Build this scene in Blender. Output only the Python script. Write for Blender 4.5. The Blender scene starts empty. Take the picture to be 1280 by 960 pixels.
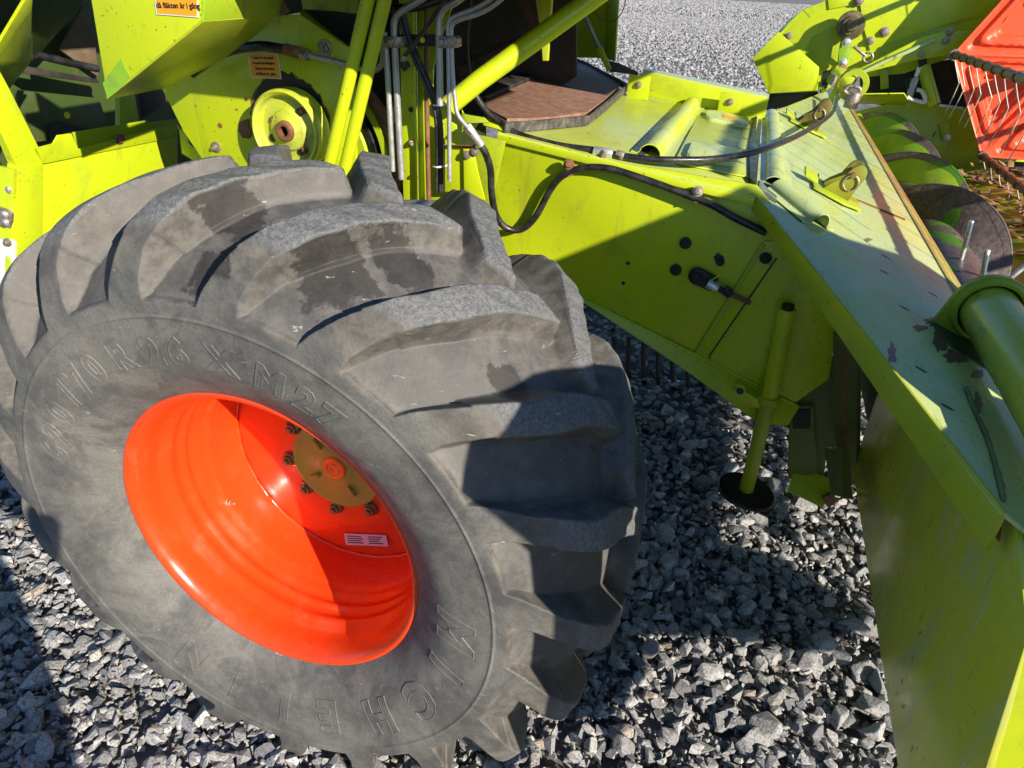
import bpy, bmesh, math, random
import numpy as np
from mathutils import Vector, Matrix, Quaternion

random.seed(7)
RNG = np.random.default_rng(11)
sc = bpy.context.scene
COL = sc.collection
rad = math.radians

# ------------------------------------------------------------------ camera
CAM = Vector((0.80058705, -0.87176604, 1.72904068))
RIGHT = Vector((0.94487645, 0.32480054, 0.04138975))
DOWN = Vector((0.19696149, -0.46284369, -0.86428112))
FWD = Vector((-0.26156199, 0.82479108, -0.50130334))
FOC = 865.0                                    # focal length for a 1280 px wide frame
cam_d = bpy.data.cameras.new('camera')
cam_d.sensor_width = 36.0
cam_d.lens = 36.0 * FOC / 1280.0
cam_d.clip_start = 0.02
cam_d.clip_end = 2000.0
cam = bpy.data.objects.new('camera', cam_d)
COL.objects.link(cam)
cam.matrix_world = Matrix(((RIGHT.x, -DOWN.x, -FWD.x, CAM.x),
                           (RIGHT.y, -DOWN.y, -FWD.y, CAM.y),
                           (RIGHT.z, -DOWN.z, -FWD.z, CAM.z),
                           (0, 0, 0, 1)))
sc.camera = cam

# ------------------------------------------------------------------ light
SUN = Vector((0.78, -0.49, 0.39)).normalized()  # towards the sun
elev = math.asin(SUN.z)
world = bpy.data.worlds.new('World')
sc.world = world
world.use_nodes = True
wn = world.node_tree
bg = wn.nodes['Background']
sky = wn.nodes.new('ShaderNodeTexSky')
sky.sky_type = 'NISHITA'
sky.sun_disc = False
sky.sun_elevation = elev
sky.sun_rotation = math.atan2(SUN.x, SUN.y)
sky.air_density = 1.0
sky.dust_density = 0.2
sky.ozone_density = 6.0
bg.inputs['Strength'].default_value = 0.09
wn.links.new(sky.outputs[0], bg.inputs['Color'])
sun_d = bpy.data.lights.new('sun', 'SUN')
sun_d.energy = 5.0
sun_d.angle = rad(0.5)
sun_d.color = (1.0, 0.89, 0.74)
sun_o = bpy.data.objects.new('sun', sun_d)
COL.objects.link(sun_o)
sun_o.rotation_euler = (-SUN).to_track_quat('-Z', 'Y').to_euler()
sun_o.location = SUN * 20
sc.view_settings.view_transform = 'Standard'
sc.view_settings.look = 'None'
sc.view_settings.exposure = 0.8
sc.view_settings.gamma = 1.0
sc.render.engine = 'CYCLES'
sc.cycles.max_bounces = 8
sc.cycles.use_denoising = True

# ------------------------------------------------------------------ where a picture point lies on a real plane
def ray(u, v):
    return RIGHT * ((u - 640) / FOC) + DOWN * ((v - 480) / FOC) + FWD

def on(n, d, u, v):
    n = Vector(n); r = ray(u, v)
    return CAM + r * ((d - n.dot(CAM)) / n.dot(r))

def PX(x, *uv): return [on((1, 0, 0), x, u, v) for u, v in uv]
def PY(y, *uv): return [on((0, 1, 0), y, u, v) for u, v in uv]
def PZ(z, *uv): return [on((0, 0, 1), z, u, v) for u, v in uv]
def PN(pl, *uv): return [on(pl[0], pl[1], u, v) for u, v in uv]
def P3(*uvy): return [on((0, 1, 0), y, u, v) for u, v, y in uvy]

# ------------------------------------------------------------------ materials
class NT:
    def __init__(self, name):
        self.m = bpy.data.materials.new(name)
        self.m.use_nodes = True
        self.t = self.m.node_tree
        self.b = self.t.nodes['Principled BSDF']
        self.tc = self.t.nodes.new('ShaderNodeTexCoord')
        self.co = self.tc.outputs['Object']
    def link(self, a, b): self.t.links.new(a, b)
    def noise(self, scale, detail=4, rough=0.55, stretch=None, dist=0.0):
        n = self.t.nodes.new('ShaderNodeTexNoise')
        n.inputs['Scale'].default_value = scale
        n.inputs['Detail'].default_value = detail
        n.inputs['Roughness'].default_value = rough
        n.inputs['Distortion'].default_value = dist
        co = self.co
        if stretch:
            mp = self.t.nodes.new('ShaderNodeMapping')
            mp.inputs['Scale'].default_value = stretch
            self.link(co, mp.inputs['Vector']); co = mp.outputs[0]
        self.link(co, n.inputs['Vector'])
        return n.outputs['Fac']
    def voro(self, scale, feature='F1', out='Distance', rnd=1.0):
        n = self.t.nodes.new('ShaderNodeTexVoronoi')
        n.feature = feature
        n.inputs['Scale'].default_value = scale
        n.inputs['Randomness'].default_value = rnd
        self.link(self.co, n.inputs['Vector'])
        return n.outputs[out]
    def ramp(self, fac, lo, hi, a=0.0, b=1.0):
        n = self.t.nodes.new('ShaderNodeMapRange')
        n.interpolation_type = 'SMOOTHSTEP'
        n.inputs[1].default_value = lo; n.inputs[2].default_value = hi
        n.inputs[3].default_value = a; n.inputs[4].default_value = b
        self.link(fac, n.inputs[0])
        return n.outputs[0]
    def math(self, op, a, b=None):
        n = self.t.nodes.new('ShaderNodeMath'); n.operation = op
        for i, x in enumerate((a, b)):
            if x is None: continue
            if isinstance(x, (int, float)): n.inputs[i].default_value = x
            else: self.link(x, n.inputs[i])
        return n.outputs[0]
    def mix(self, fac, a, b, mode='MIX'):
        n = self.t.nodes.new('ShaderNodeMix'); n.data_type = 'RGBA'; n.blend_type = mode
        for k, x in ((0, fac), (6, a), (7, b)):
            if isinstance(x, (int, float)): n.inputs[k].default_value = x
            elif isinstance(x, tuple): n.inputs[k].default_value = (*x, 1) if len(x) == 3 else x
            else: self.link(x, n.inputs[k])
        return n.outputs[2]
    def attr(self, name):
        n = self.t.nodes.new('ShaderNodeAttribute'); n.attribute_name = name
        return n.outputs['Fac']
    def bump(self, h, strength=0.3, dist=0.01):
        n = self.t.nodes.new('ShaderNodeBump')
        n.inputs['Strength'].default_value = strength
        n.inputs['Distance'].default_value = dist
        self.link(h, n.inputs['Height'])
        self.link(n.outputs[0], self.b.inputs['Normal'])
    def set(self, key, x):
        s = self.b.inputs[key]
        if isinstance(x, (int, float)): s.default_value = x
        elif isinstance(x, tuple): s.default_value = (*x, 1) if len(x) == 3 else x
        else: self.link(x, s)

RUST = (0.10, 0.035, 0.014)

def paint(name, base, alt, alt_amt=0.5, chips=0.5, rough=0.32, dirt=0.25, scratch=0.0, stretch=(1, 1, 1), coat=0.0,
          dirtc=(0.10, 0.085, 0.05), spec=0.5):
    k = NT(name)
    big = k.noise(3.1, 5, 0.6)
    c = k.mix(k.ramp(big, 0.35, 0.7, 0, alt_amt), base, alt)
    d = k.noise(9.0, 6, 0.65, dist=0.4)
    c = k.mix(k.ramp(d, 0.5, 0.78, 0, dirt), c, dirtc)
    if scratch:
        s = k.noise(14.0, 4, 0.6, stretch=stretch)
        c = k.mix(k.ramp(s, 0.60, 0.70, 0, scratch), c, (0.05, 0.045, 0.025))
    g = k.noise(46.0, 8, 0.74, dist=0.6)
    m = k.math('MULTIPLY', k.ramp(g, 0.66, 0.69), k.ramp(k.noise(5.0, 3), 0.62 - 0.14 * chips, 0.72 - 0.14 * chips))
    halo = k.math('MULTIPLY', k.ramp(g, 0.55, 0.68), k.ramp(k.noise(5.0, 3), 0.60 - 0.14 * chips, 0.72 - 0.14 * chips))
    c = k.mix(k.math('MULTIPLY', halo, 0.45), c, (0.20, 0.11, 0.03))
    run = k.noise(18.0, 4, 0.6, stretch=(1.0, 1.0, 0.12))
    c = k.mix(k.ramp(run, 0.60, 0.72, 0, dirt * 0.8), c, dirtc)
    c = k.mix(k.math('MULTIPLY', k.ramp(k.noise(110.0, 2, 0.5), 0.70, 0.73), 0.7), c, (0.05, 0.045, 0.02))
    c = k.mix(m, c, RUST)
    k.set('Base Color', c)
    r = k.math('ADD', k.ramp(d, 0.3, 0.8, rough - 0.05, rough + 0.16), k.math('MULTIPLY', m, 0.4))
    k.set('Roughness', r)
    k.set('Specular IOR Level', spec)
    if coat: k.set('Coat Weight', coat); k.set('Coat Roughness', 0.12)
    h = k.math('ADD', k.math('MULTIPLY', k.noise(1.7, 2), 1.0), k.math('MULTIPLY', m, -0.08))
    k.bump(k.math('ADD', h, k.math('MULTIPLY', k.noise(240.0, 2), 0.006)), 0.35, 0.012)
    return k.m

def plain(name, col, rough=0.5, metal=0.0, var=0.15, scale=20.0, alt=None, bump=0.15, lo=0.4, hi=0.7, spec=0.5):
    k = NT(name)
    n = k.noise(scale, 5, 0.65)
    alt = alt or tuple(min(1, x * (1 + 2.5 * var) + 0.01) for x in col)
    k.set('Base Color', k.mix(k.ramp(n, lo, hi), col, alt))
    k.set('Roughness', k.ramp(n, 0.3, 0.7, max(0.05, rough - 0.1), min(1, rough + 0.12)))
    k.set('Metallic', metal)
    k.set('Specular IOR Level', spec)
    if bump: k.bump(k.noise(scale * 4, 3), bump, 0.003)
    return k.m

M = {}
M['green'] = paint('lime_paint', (0.46, 0.57, 0.010), (0.48, 0.58, 0.016), 0.6, 0.8, 0.30, 0.28)
M['green_old'] = paint('weathered_lime_paint', (0.33, 0.43, 0.014), (0.42, 0.48, 0.03), 0.7, 0.9, 0.33, 0.28)
M['hood'] = paint('faded_hood_paint', (0.44, 0.56, 0.28), (0.49, 0.56, 0.14), 0.9, 0.9, 0.26, 0.22, 0.28, (9.0, 0.8, 2.0), dirtc=(0.18, 0.17, 0.09))
M['top'] = paint('sun_bleached_lime_paint', (0.46, 0.55, 0.02), (0.46, 0.53, 0.16), 0.9, 0.8, 0.30, 0.25, 0.25, (1.2, 7.0, 1.0))
M['panel'] = paint('scuffed_green_panel_paint', (0.50, 0.55, 0.020), (0.54, 0.55, 0.14), 0.9, 0.55, 0.24, 0.25, 0.22, (3.0, 6.0, 0.6), dirtc=(0.11, 0.12, 0.05))
def panel_mat():
    k = NT('scuffed_panel_paint')
    c = k.mix(k.ramp(k.noise(2.2, 5, .6), .35, .68), (0.60, 0.62, 0.035), (0.54, 0.62, 0.05))
    c = k.mix(k.ramp(k.noise(3.0, 5, .6, stretch=(1, 2.2, .7), dist=.8), .50, .66, 0, .55), c, (0.44, 0.52, 0.24))
    c = k.mix(k.ramp(k.noise(7.0, 5, .65, stretch=(1, 2.5, .5), dist=.5), .58, .68, 0, .5), c, (0.64, 0.62, 0.34))
    c = k.mix(k.ramp(k.noise(26.0, 3, .6, stretch=(1, 3.0, .16)), .66, .72, 0, .6), c, (0.62, 0.62, 0.40))
    c = k.mix(k.ramp(k.noise(20.0, 4, .6, stretch=(1, 2.4, .22)), .62, .74, 0, .55), c, (0.16, 0.17, 0.03))
    rs = k.math('MULTIPLY', k.ramp(k.noise(48.0, 4, .65), .60, .66), k.ramp(k.noise(4.0, 4), .50, .62))
    c = k.mix(k.math('MULTIPLY', rs, .8), c, (0.20, 0.075, 0.025))
    k.set('Base Color', c)
    k.set('Roughness', k.ramp(k.noise(6.0, 5), .3, .7, .16, .36))
    k.set('Specular IOR Level', .7)
    k.bump(k.math('ADD', k.noise(1.9, 2), k.math('MULTIPLY', rs, -.08)), .5, .02)
    return k.m
M['deep'] = paint('shaded_grimy_green_paint', (0.038, 0.070, 0.012), (0.05, 0.065, 0.018), 0.6, 0.8, 0.45, 0.5)  # green darkened to hold the interior's shade in its colour, plus dirt and rust
M['orange'] = paint('orange_rim_paint', (0.78, 0.055, 0.007), (0.78, 0.065, 0.010), 0.5, 0.5, 0.24, 0.26, coat=0.2, dirtc=(.50, .15, .06))
M['reel'] = paint('red_orange_plastic', (0.80, 0.085, 0.026), (0.80, 0.11, 0.035), 0.6, 0.1, 0.42, 0.12)
M['hub'] = paint('olive_hub_paint', (0.30, 0.31, 0.05), (0.20, 0.34, 0.035), 0.9, 0.9, 0.4, 0.3, dirtc=(0.26, 0.17, 0.05))
M['flight'] = paint('worn_auger_paint', (0.20, 0.42, 0.02), (0.36, 0.46, 0.02), 0.9, 1.6, 0.4, 0.5, dirtc=(0.13, 0.09, 0.085))
def worn_mat():
    k = NT('worn_auger_steel')
    c = k.mix(k.ramp(k.noise(60.0, 5, .7), .35, .65), (0.075, 0.058, 0.056), (0.150, 0.118, 0.112))
    c = k.mix(k.ramp(k.noise(4.2, 3, .5, dist=.8), .54, .56), c, (0.075, 0.21, 0.015))
    c = k.mix(k.ramp(k.noise(5.0, 4, .6), .66, .68), c, (0.25, 0.15, 0.11))
    k.set('Base Color', c); k.set('Roughness', .4)
    k.bump(k.noise(90.0, 4), .3, .003)
    return k.m
M['worn'] = worn_mat()
M['hose'] = plain('black_hose_rubber', (0.012, 0.012, 0.012), 0.35, 0, 0.5, 30)
M['zinc'] = plain('galvanised_pipe', (0.34, 0.35, 0.35), 0.45, 0.45, 0.1, 60)
M['steel'] = plain('bolt_steel', (0.36, 0.33, 0.29), 0.45, 0.6, 0.2, 80, alt=(0.20, 0.13, 0.08))
M['silver'] = plain('aluminium_fitting', (0.65, 0.65, 0.66), 0.35, 0.7, 0.1, 60)
M['rust'] = plain('brown_rusty_steel', (0.16, 0.065, 0.03), 0.75, 0, 0.3, 30, alt=(0.26, 0.12, 0.06))
M['tray'] = plain('rusty_tray_steel', (0.23, 0.125, 0.085), 0.7, 0.0, 0.3, 34, alt=(0.31, 0.19, 0.135), spec=0.3)
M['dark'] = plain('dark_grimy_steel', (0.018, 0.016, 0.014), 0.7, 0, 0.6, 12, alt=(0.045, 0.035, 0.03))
M['black'] = plain('black_steel', (0.010, 0.010, 0.010), 0.5, 0, 0.5, 12)
M['strip'] = plain('dusty_black_rubber_strip', (0.045, 0.042, 0.040), 0.7, 0, 0.4, 40, alt=(0.15, 0.13, 0.11))
M['white'] = plain('off_white_board', (0.62, 0.62, 0.58), 0.6, 0, 0.05, 20)
M['tie'] = plain('cream_cable_tie', (0.72, 0.70, 0.60), 0.5)
M['label'] = plain('orange_sticker', (0.78, 0.33, 0.012), 0.4, 0, 0.03, 20, bump=0)
M['labelw'] = plain('pale_sticker', (0.62, 0.52, 0.56), 0.4, 0, 0.03, 20, bump=0)
M['ink'] = plain('black_ink', (0.02, 0.012, 0.006), 0.6, bump=0)
M['yellow'] = plain('yellow_cap', (0.75, 0.62, 0.02), 0.5)
M['panel'] = panel_mat()
M['dark_olive'] = paint('dark_olive_paint', (0.13, 0.18, 0.025), (0.12, 0.13, 0.035), 0.8, 1.2, 0.45, 0.5)  # darker olive than the lime paint, with dirt and rust chips
M['straw'] = plain('dry_straw', (0.24, 0.12, 0.05), 0.8, 0, 0.4, 40, alt=(0.42, 0.24, 0.12))
M['skin'] = plain('skin', (0.55, 0.33, 0.24), 0.5)
M['cloth'] = plain('dark_blue_cloth', (0.03, 0.04, 0.08), 0.9)
M['board'] = plain('tyre_shade_board', (0.6, 0.1, 0.03), 0.5)

# ------------------------------------------------------------------ object helpers
def obj(name, bm, mat, parent=None, smooth=40):
    me = bpy.data.meshes.new(name)
    bm.normal_update()
    bm.to_mesh(me); bm.free()
    me.materials.append(mat if not isinstance(mat, str) else M[mat])
    if smooth:
        me.shade_smooth()
        me.set_sharp_from_angle(angle=rad(smooth))
    o = bpy.data.objects.new(name, me)
    COL.objects.link(o)
    if parent is not None: attach(o, parent)
    return o

def attach(o, parent):
    o.parent = parent
    p = parent; mw = Matrix.Identity(4)
    while p is not None:
        mw = Matrix.LocRotScale(p.location, p.rotation_euler, p.scale) @ mw if p.parent is None else p.matrix_parent_inverse @ Matrix.LocRotScale(p.location, p.rotation_euler, p.scale) @ mw
        p = p.parent
    o.matrix_parent_inverse = mw.inverted()

def thing(name, label, cat, loc):
    o = bpy.data.objects.new(name, None); COL.objects.link(o)
    o.location = loc; o['label'] = label; o['category'] = cat
    o.empty_display_size = 0.2
    return o

def newell(p):
    n = Vector()
    for i in range(len(p)):
        a, b = p[i], p[(i + 1) % len(p)]
        n += Vector(((a.y - b.y) * (a.z + b.z), (a.z - b.z) * (a.x + b.x), (a.x - b.x) * (a.y + b.y)))
    return n.normalized()

def bm_slab(bm, pts, th=0.006, bev=0.0015, towards=None, off=0.0):
    """sheet of thickness th behind the outline pts (behind = away from 'towards')"""
    t = towards or CAM
    n = newell(pts)
    c = sum(pts, Vector()) / len(pts)
    if n.dot(t - c) < 0: pts = pts[::-1]; n = -n
    pts = [p + n * off for p in pts]
    fr = [bm.verts.new(p) for p in pts]
    bk = [bm.verts.new(p - n * th) for p in pts]
    f = bm.faces.new(fr)
    bm.faces.new(bk[::-1])
    L = len(pts); fe = []
    for i in range(L):
        bm.faces.new((fr[i], bk[i], bk[(i + 1) % L], fr[(i + 1) % L]))
    if bev:
        es = list(f.edges)
        bmesh.ops.bevel(bm, geom=es, offset=bev, segments=2, affect='EDGES', profile=0.5, clamp_overlap=True)
    return n

def slab(name, pts, mat, parent, th=0.006, bev=0.0015, off=0.0):
    bm = bmesh.new(); bm_slab(bm, pts, th, bev, off=off)
    return obj(name, bm, mat, parent, 35)

def frame(d):
    d = d.normalized()
    a = Vector((0, 0, 1)) if abs(d.z) < 0.9 else Vector((1, 0, 0))
    x = d.cross(a).normalized()
    return x, d.cross(x).normalized()

def bm_cyl(bm, p0, p1, r0, r1=None, n=20, caps=True, bev=0.0):
    r1 = r0 if r1 is None else r1
    x, y = frame(p1 - p0)
    A = [bm.verts.new(p0 + (x * math.cos(t) + y * math.sin(t)) * r0) for t in np.linspace(0, 2 * math.pi, n, False)]
    B = [bm.verts.new(p1 + (x * math.cos(t) + y * math.sin(t)) * r1) for t in np.linspace(0, 2 * math.pi, n, False)]
    for i in range(n):
        bm.faces.new((A[i], B[i], B[(i + 1) % n], A[(i + 1) % n]))
    if caps:
        f1 = bm.faces.new(A); f2 = bm.faces.new(B[::-1])
        if bev:
            bmesh.ops.bevel(bm, geom=list(set(f1.edges) | set(f2.edges)), offset=bev, segments=2, affect='EDGES', profile=0.5)

def cyl(name, p0, p1, r, mat, parent, r1=None, n=20, bev=0.001):
    bm = bmesh.new(); bm_cyl(bm, p0, p1, r, r1, n, True, bev)
    bmesh.ops.recalc_face_normals(bm, faces=bm.faces[:])
    return obj(name, bm, mat, parent, 40)

def smooth_path(pts, k=6):
    if len(pts) < 3: return pts
    out = []
    P = [pts[0] * 2 - pts[1]] + list(pts) + [pts[-1] * 2 - pts[-2]]
    for i in range(1, len(P) - 2):
        a, b, c, d = P[i - 1], P[i], P[i + 1], P[i + 2]
        for j in range(k):
            t = j / k
            out.append(0.5 * ((2 * b) + (c - a) * t + (2 * a - 5 * b + 4 * c - d) * t * t + (3 * b - a - 3 * c + d) * t ** 3))
    out.append(pts[-1])
    return out

def bm_tube(bm, pts, r, n=10, k=6, caps=True):
    pts = smooth_path(pts, k)
    t0 = (pts[1] - pts[0]).normalized()
    x, y = frame(t0)
    rings = []
    prev = t0
    for i, p in enumerate(pts):
        t = (pts[min(i + 1, len(pts) - 1)] - pts[max(i - 1, 0)]).normalized()
        q = prev.rotation_difference(t)
        x = q @ x; y = q @ y; prev = t
        rr = r(i / (len(pts) - 1)) if callable(r) else r
        rings.append([bm.verts.new(p + (x * math.cos(a) + y * math.sin(a)) * rr) for a in np.linspace(0, 2 * math.pi, n, False)])
    for a, b in zip(rings, rings[1:]):
        for i in range(n):
            bm.faces.new((a[i], a[(i + 1) % n], b[(i + 1) % n], b[i]))
    if caps:
        bm.faces.new(rings[0][::-1]); bm.faces.new(rings[-1])

def tube(name, pts, r, mat, parent, n=10, k=6):
    bm = bmesh.new(); bm_tube(bm, pts, r, n, k)
    bmesh.ops.recalc_face_normals(bm, faces=bm.faces[:])
    return obj(name, bm, mat, parent, 50)

def bm_box(bm, c, sx, sy, sz, R=None, bev=0.0015):
    R = R or Matrix.Identity(3)
    vs = [bm.verts.new(c + R @ Vector((a * sx / 2, b * sy / 2, d * sz / 2))) for a in (-1, 1) for b in (-1, 1) for d in (-1, 1)]
    fs = [bm.faces.new([vs[i] for i in q]) for q in ((0, 1, 3, 2), (4, 6, 7, 5), (0, 4, 5, 1), (2, 3, 7, 6), (0, 2, 6, 4), (1, 5, 7, 3))]
    if bev:
        es = set()
        for f in fs: es |= set(f.edges)
        bmesh.ops.bevel(bm, geom=list(es), offset=bev, segments=2, affect='EDGES', profile=0.5)

def box(name, c, s, mat, parent, R=None, bev=0.0015):
    bm = bmesh.new(); bm_box(bm, Vector(c), *s, R=R, bev=bev)
    bmesh.ops.recalc_face_normals(bm, faces=bm.faces[:])
    return obj(name, bm, mat, parent, 40)

def bm_bolt(bm, p, n, r=0.009, h=0.008, washer=True, stud=0.0):
    n = n.normalized()
    if washer: bm_cyl(bm, p - n * 0.004, p + n * 0.002, r * 1.55, n=18, bev=0.0004)
    bm_cyl(bm, p, p + n * h, r, n=6, bev=0.0008)
    if stud: bm_cyl(bm, p, p + n * (h + stud), r * 0.55, n=10)

def bolt(name, p, n, mat, parent, r=0.009, h=0.008, washer=True, stud=0.0):
    bm = bmesh.new(); bm_bolt(bm, p, n, r, h, washer, stud)
    bmesh.ops.recalc_face_normals(bm, faces=bm.faces[:])
    return obj(name, bm, mat, parent, 30)

def bm_lathe(bm, prof, c, n=96, axis='y', closed=False):
    """prof: (radius, along-axis)"""
    rings = []
    for r, a in prof:
        ring = []
        for t in np.linspace(0, 2 * math.pi, n, False):
            ring.append(bm.verts.new(c + Vector((r * math.cos(t), a, r * math.sin(t)))))
        rings.append(ring)
    prs = list(zip(rings, rings[1:])) + ([(rings[-1], rings[0])] if closed else [])
    for a, b in prs:
        for i in range(n):
            bm.faces.new((a[i], a[(i + 1) % n], b[(i + 1) % n], b[i]))
    return rings

def lathe(name, prof, c, mat, parent, n=96, closed=False, smooth=35, caps=(False, False)):
    bm = bmesh.new()
    r = bm_lathe(bm, prof, c, n, closed=closed)
    if caps[0]: bm.faces.new(r[0])
    if caps[1]: bm.faces.new(r[-1])
    bmesh.ops.recalc_face_normals(bm, faces=bm.faces[:])
    return obj(name, bm, mat, parent, smooth)

def hole(p, n, r, parent, mat='black', name='bolt_hole'):
    """a drilled hole: a short dark sleeve let into the sheet with its lip just proud"""
    bm = bmesh.new(); n = n.normalized()
    bm_cyl(bm, p - n * 0.004, p + n * 0.0006, r, n=14)
    bmesh.ops.recalc_face_normals(bm, faces=bm.faces[:])
    return obj(name, bm, mat, parent, 40)

def text_mesh(s, size, extrude=0.0004, bold=0.0, bevel=0.0, align='CENTER', shear=0.0, outline=False):
    cu = bpy.data.curves.new('lettering', 'FONT')
    cu.body = s; cu.size = size; cu.extrude = extrude; cu.offset = bold; cu.align_x = align; cu.shear = shear
    cu.bevel_depth = bevel; cu.resolution_u = 3; cu.bevel_resolution = 1
    if outline: cu.fill_mode = 'NONE'
    o = bpy.data.objects.new('lettering', cu)
    me = bpy.data.meshes.new_from_object(o)
    bpy.data.objects.remove(o); bpy.data.curves.remove(cu)
    return me

def put_text(bm, s, size, pos, xdir, ydir, **kw):
    me = text_mesh(s, size, **kw)
    z = xdir.cross(ydir)
    Mx = Matrix(((xdir.x, ydir.x, z.x, pos.x), (xdir.y, ydir.y, z.y, pos.y), (xdir.z, ydir.z, z.z, pos.z), (0, 0, 0, 1)))
    me.transform(Mx)
    bm.from_mesh(me)
    bpy.data.meshes.remove(me)
#==STRUCTURE==

# ================================================================== GROUND
def mat_ground():
    k = NT('gravel_ground')
    v = k.voro(34.0); vc = k.voro(34.0, out='Color')
    sep = k.t.nodes.new('ShaderNodeSeparateColor'); k.link(vc, sep.inputs[0])
    n = k.noise(2.0, 5)
    c = k.mix(k.ramp(sep.outputs[0], 0.1, 0.95), (0.11, 0.11, 0.113), (0.30, 0.295, 0.285))
    c = k.mix(k.ramp(k.noise(0.35, 3), 0.3, 0.75, 0, 0.35), c, (0.17, 0.165, 0.16))
    c = k.mix(k.ramp(v, 0.30, 0.5, 0, 0.7), c, (0.09, 0.088, 0.086))
    c = k.mix(k.ramp(k.noise(0.9, 6, 0.6), 0.45, 0.65, 0, 0.35), c, (0.20, 0.195, 0.185))
    w1 = k.voro(7.0, out='Color'); s1 = k.t.nodes.new('ShaderNodeSeparateColor'); k.link(w1, s1.inputs[0])
    w2 = k.noise(13.0, 6, 0.8)
    c = k.mix(k.ramp(s1.outputs[0], 0.55, 0.95, 0, 0.45), c, (0.12, 0.12, 0.125))
    c = k.mix(k.ramp(s1.outputs[1], 0.6, 0.95, 0, 0.4), c, (0.42, 0.415, 0.40))
    c = k.mix(k.ramp(w2, 0.35, 0.48, 0.5, 0), c, (0.10, 0.10, 0.105))
    k.set('Base Color', c); k.set('Roughness', 0.9)
    k.bump(k.math('ADD', k.math('MULTIPLY', v, -1.0), k.math('MULTIPLY', sep.outputs[1], 0.6)), 0.25, 0.01)
    return k.m

def mat_stone():
    k = NT('crushed_granite')
    t = k.attr('tone')
    c = k.mix(t, (0.13, 0.133, 0.145), (0.48, 0.48, 0.475))
    c = k.mix(k.ramp(k.attr('warm'), 0.955, 0.985, 0, 0.4), c, (0.46, 0.33, 0.20))
    c = k.mix(k.ramp(k.noise(90.0, 5, 0.7), 0.42, 0.62), c, (0.17, 0.17, 0.17), 'MULTIPLY') if False else c
    sp = k.noise(170.0, 4, 0.7)
    c = k.mix(k.ramp(sp, 0.40, 0.50, 0.7, 0), c, (0.09, 0.09, 0.10))
    c = k.mix(k.ramp(sp, 0.60, 0.68, 0, 0.5), c, (0.62, 0.61, 0.59))
    k.set('Base Color', c); k.set('Roughness', 0.75)
    k.bump(k.math('ADD', k.noise(60.0, 5, 0.65), k.math('MULTIPLY', sp, 0.3)), 0.7, 0.006)
    return k.m

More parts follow.
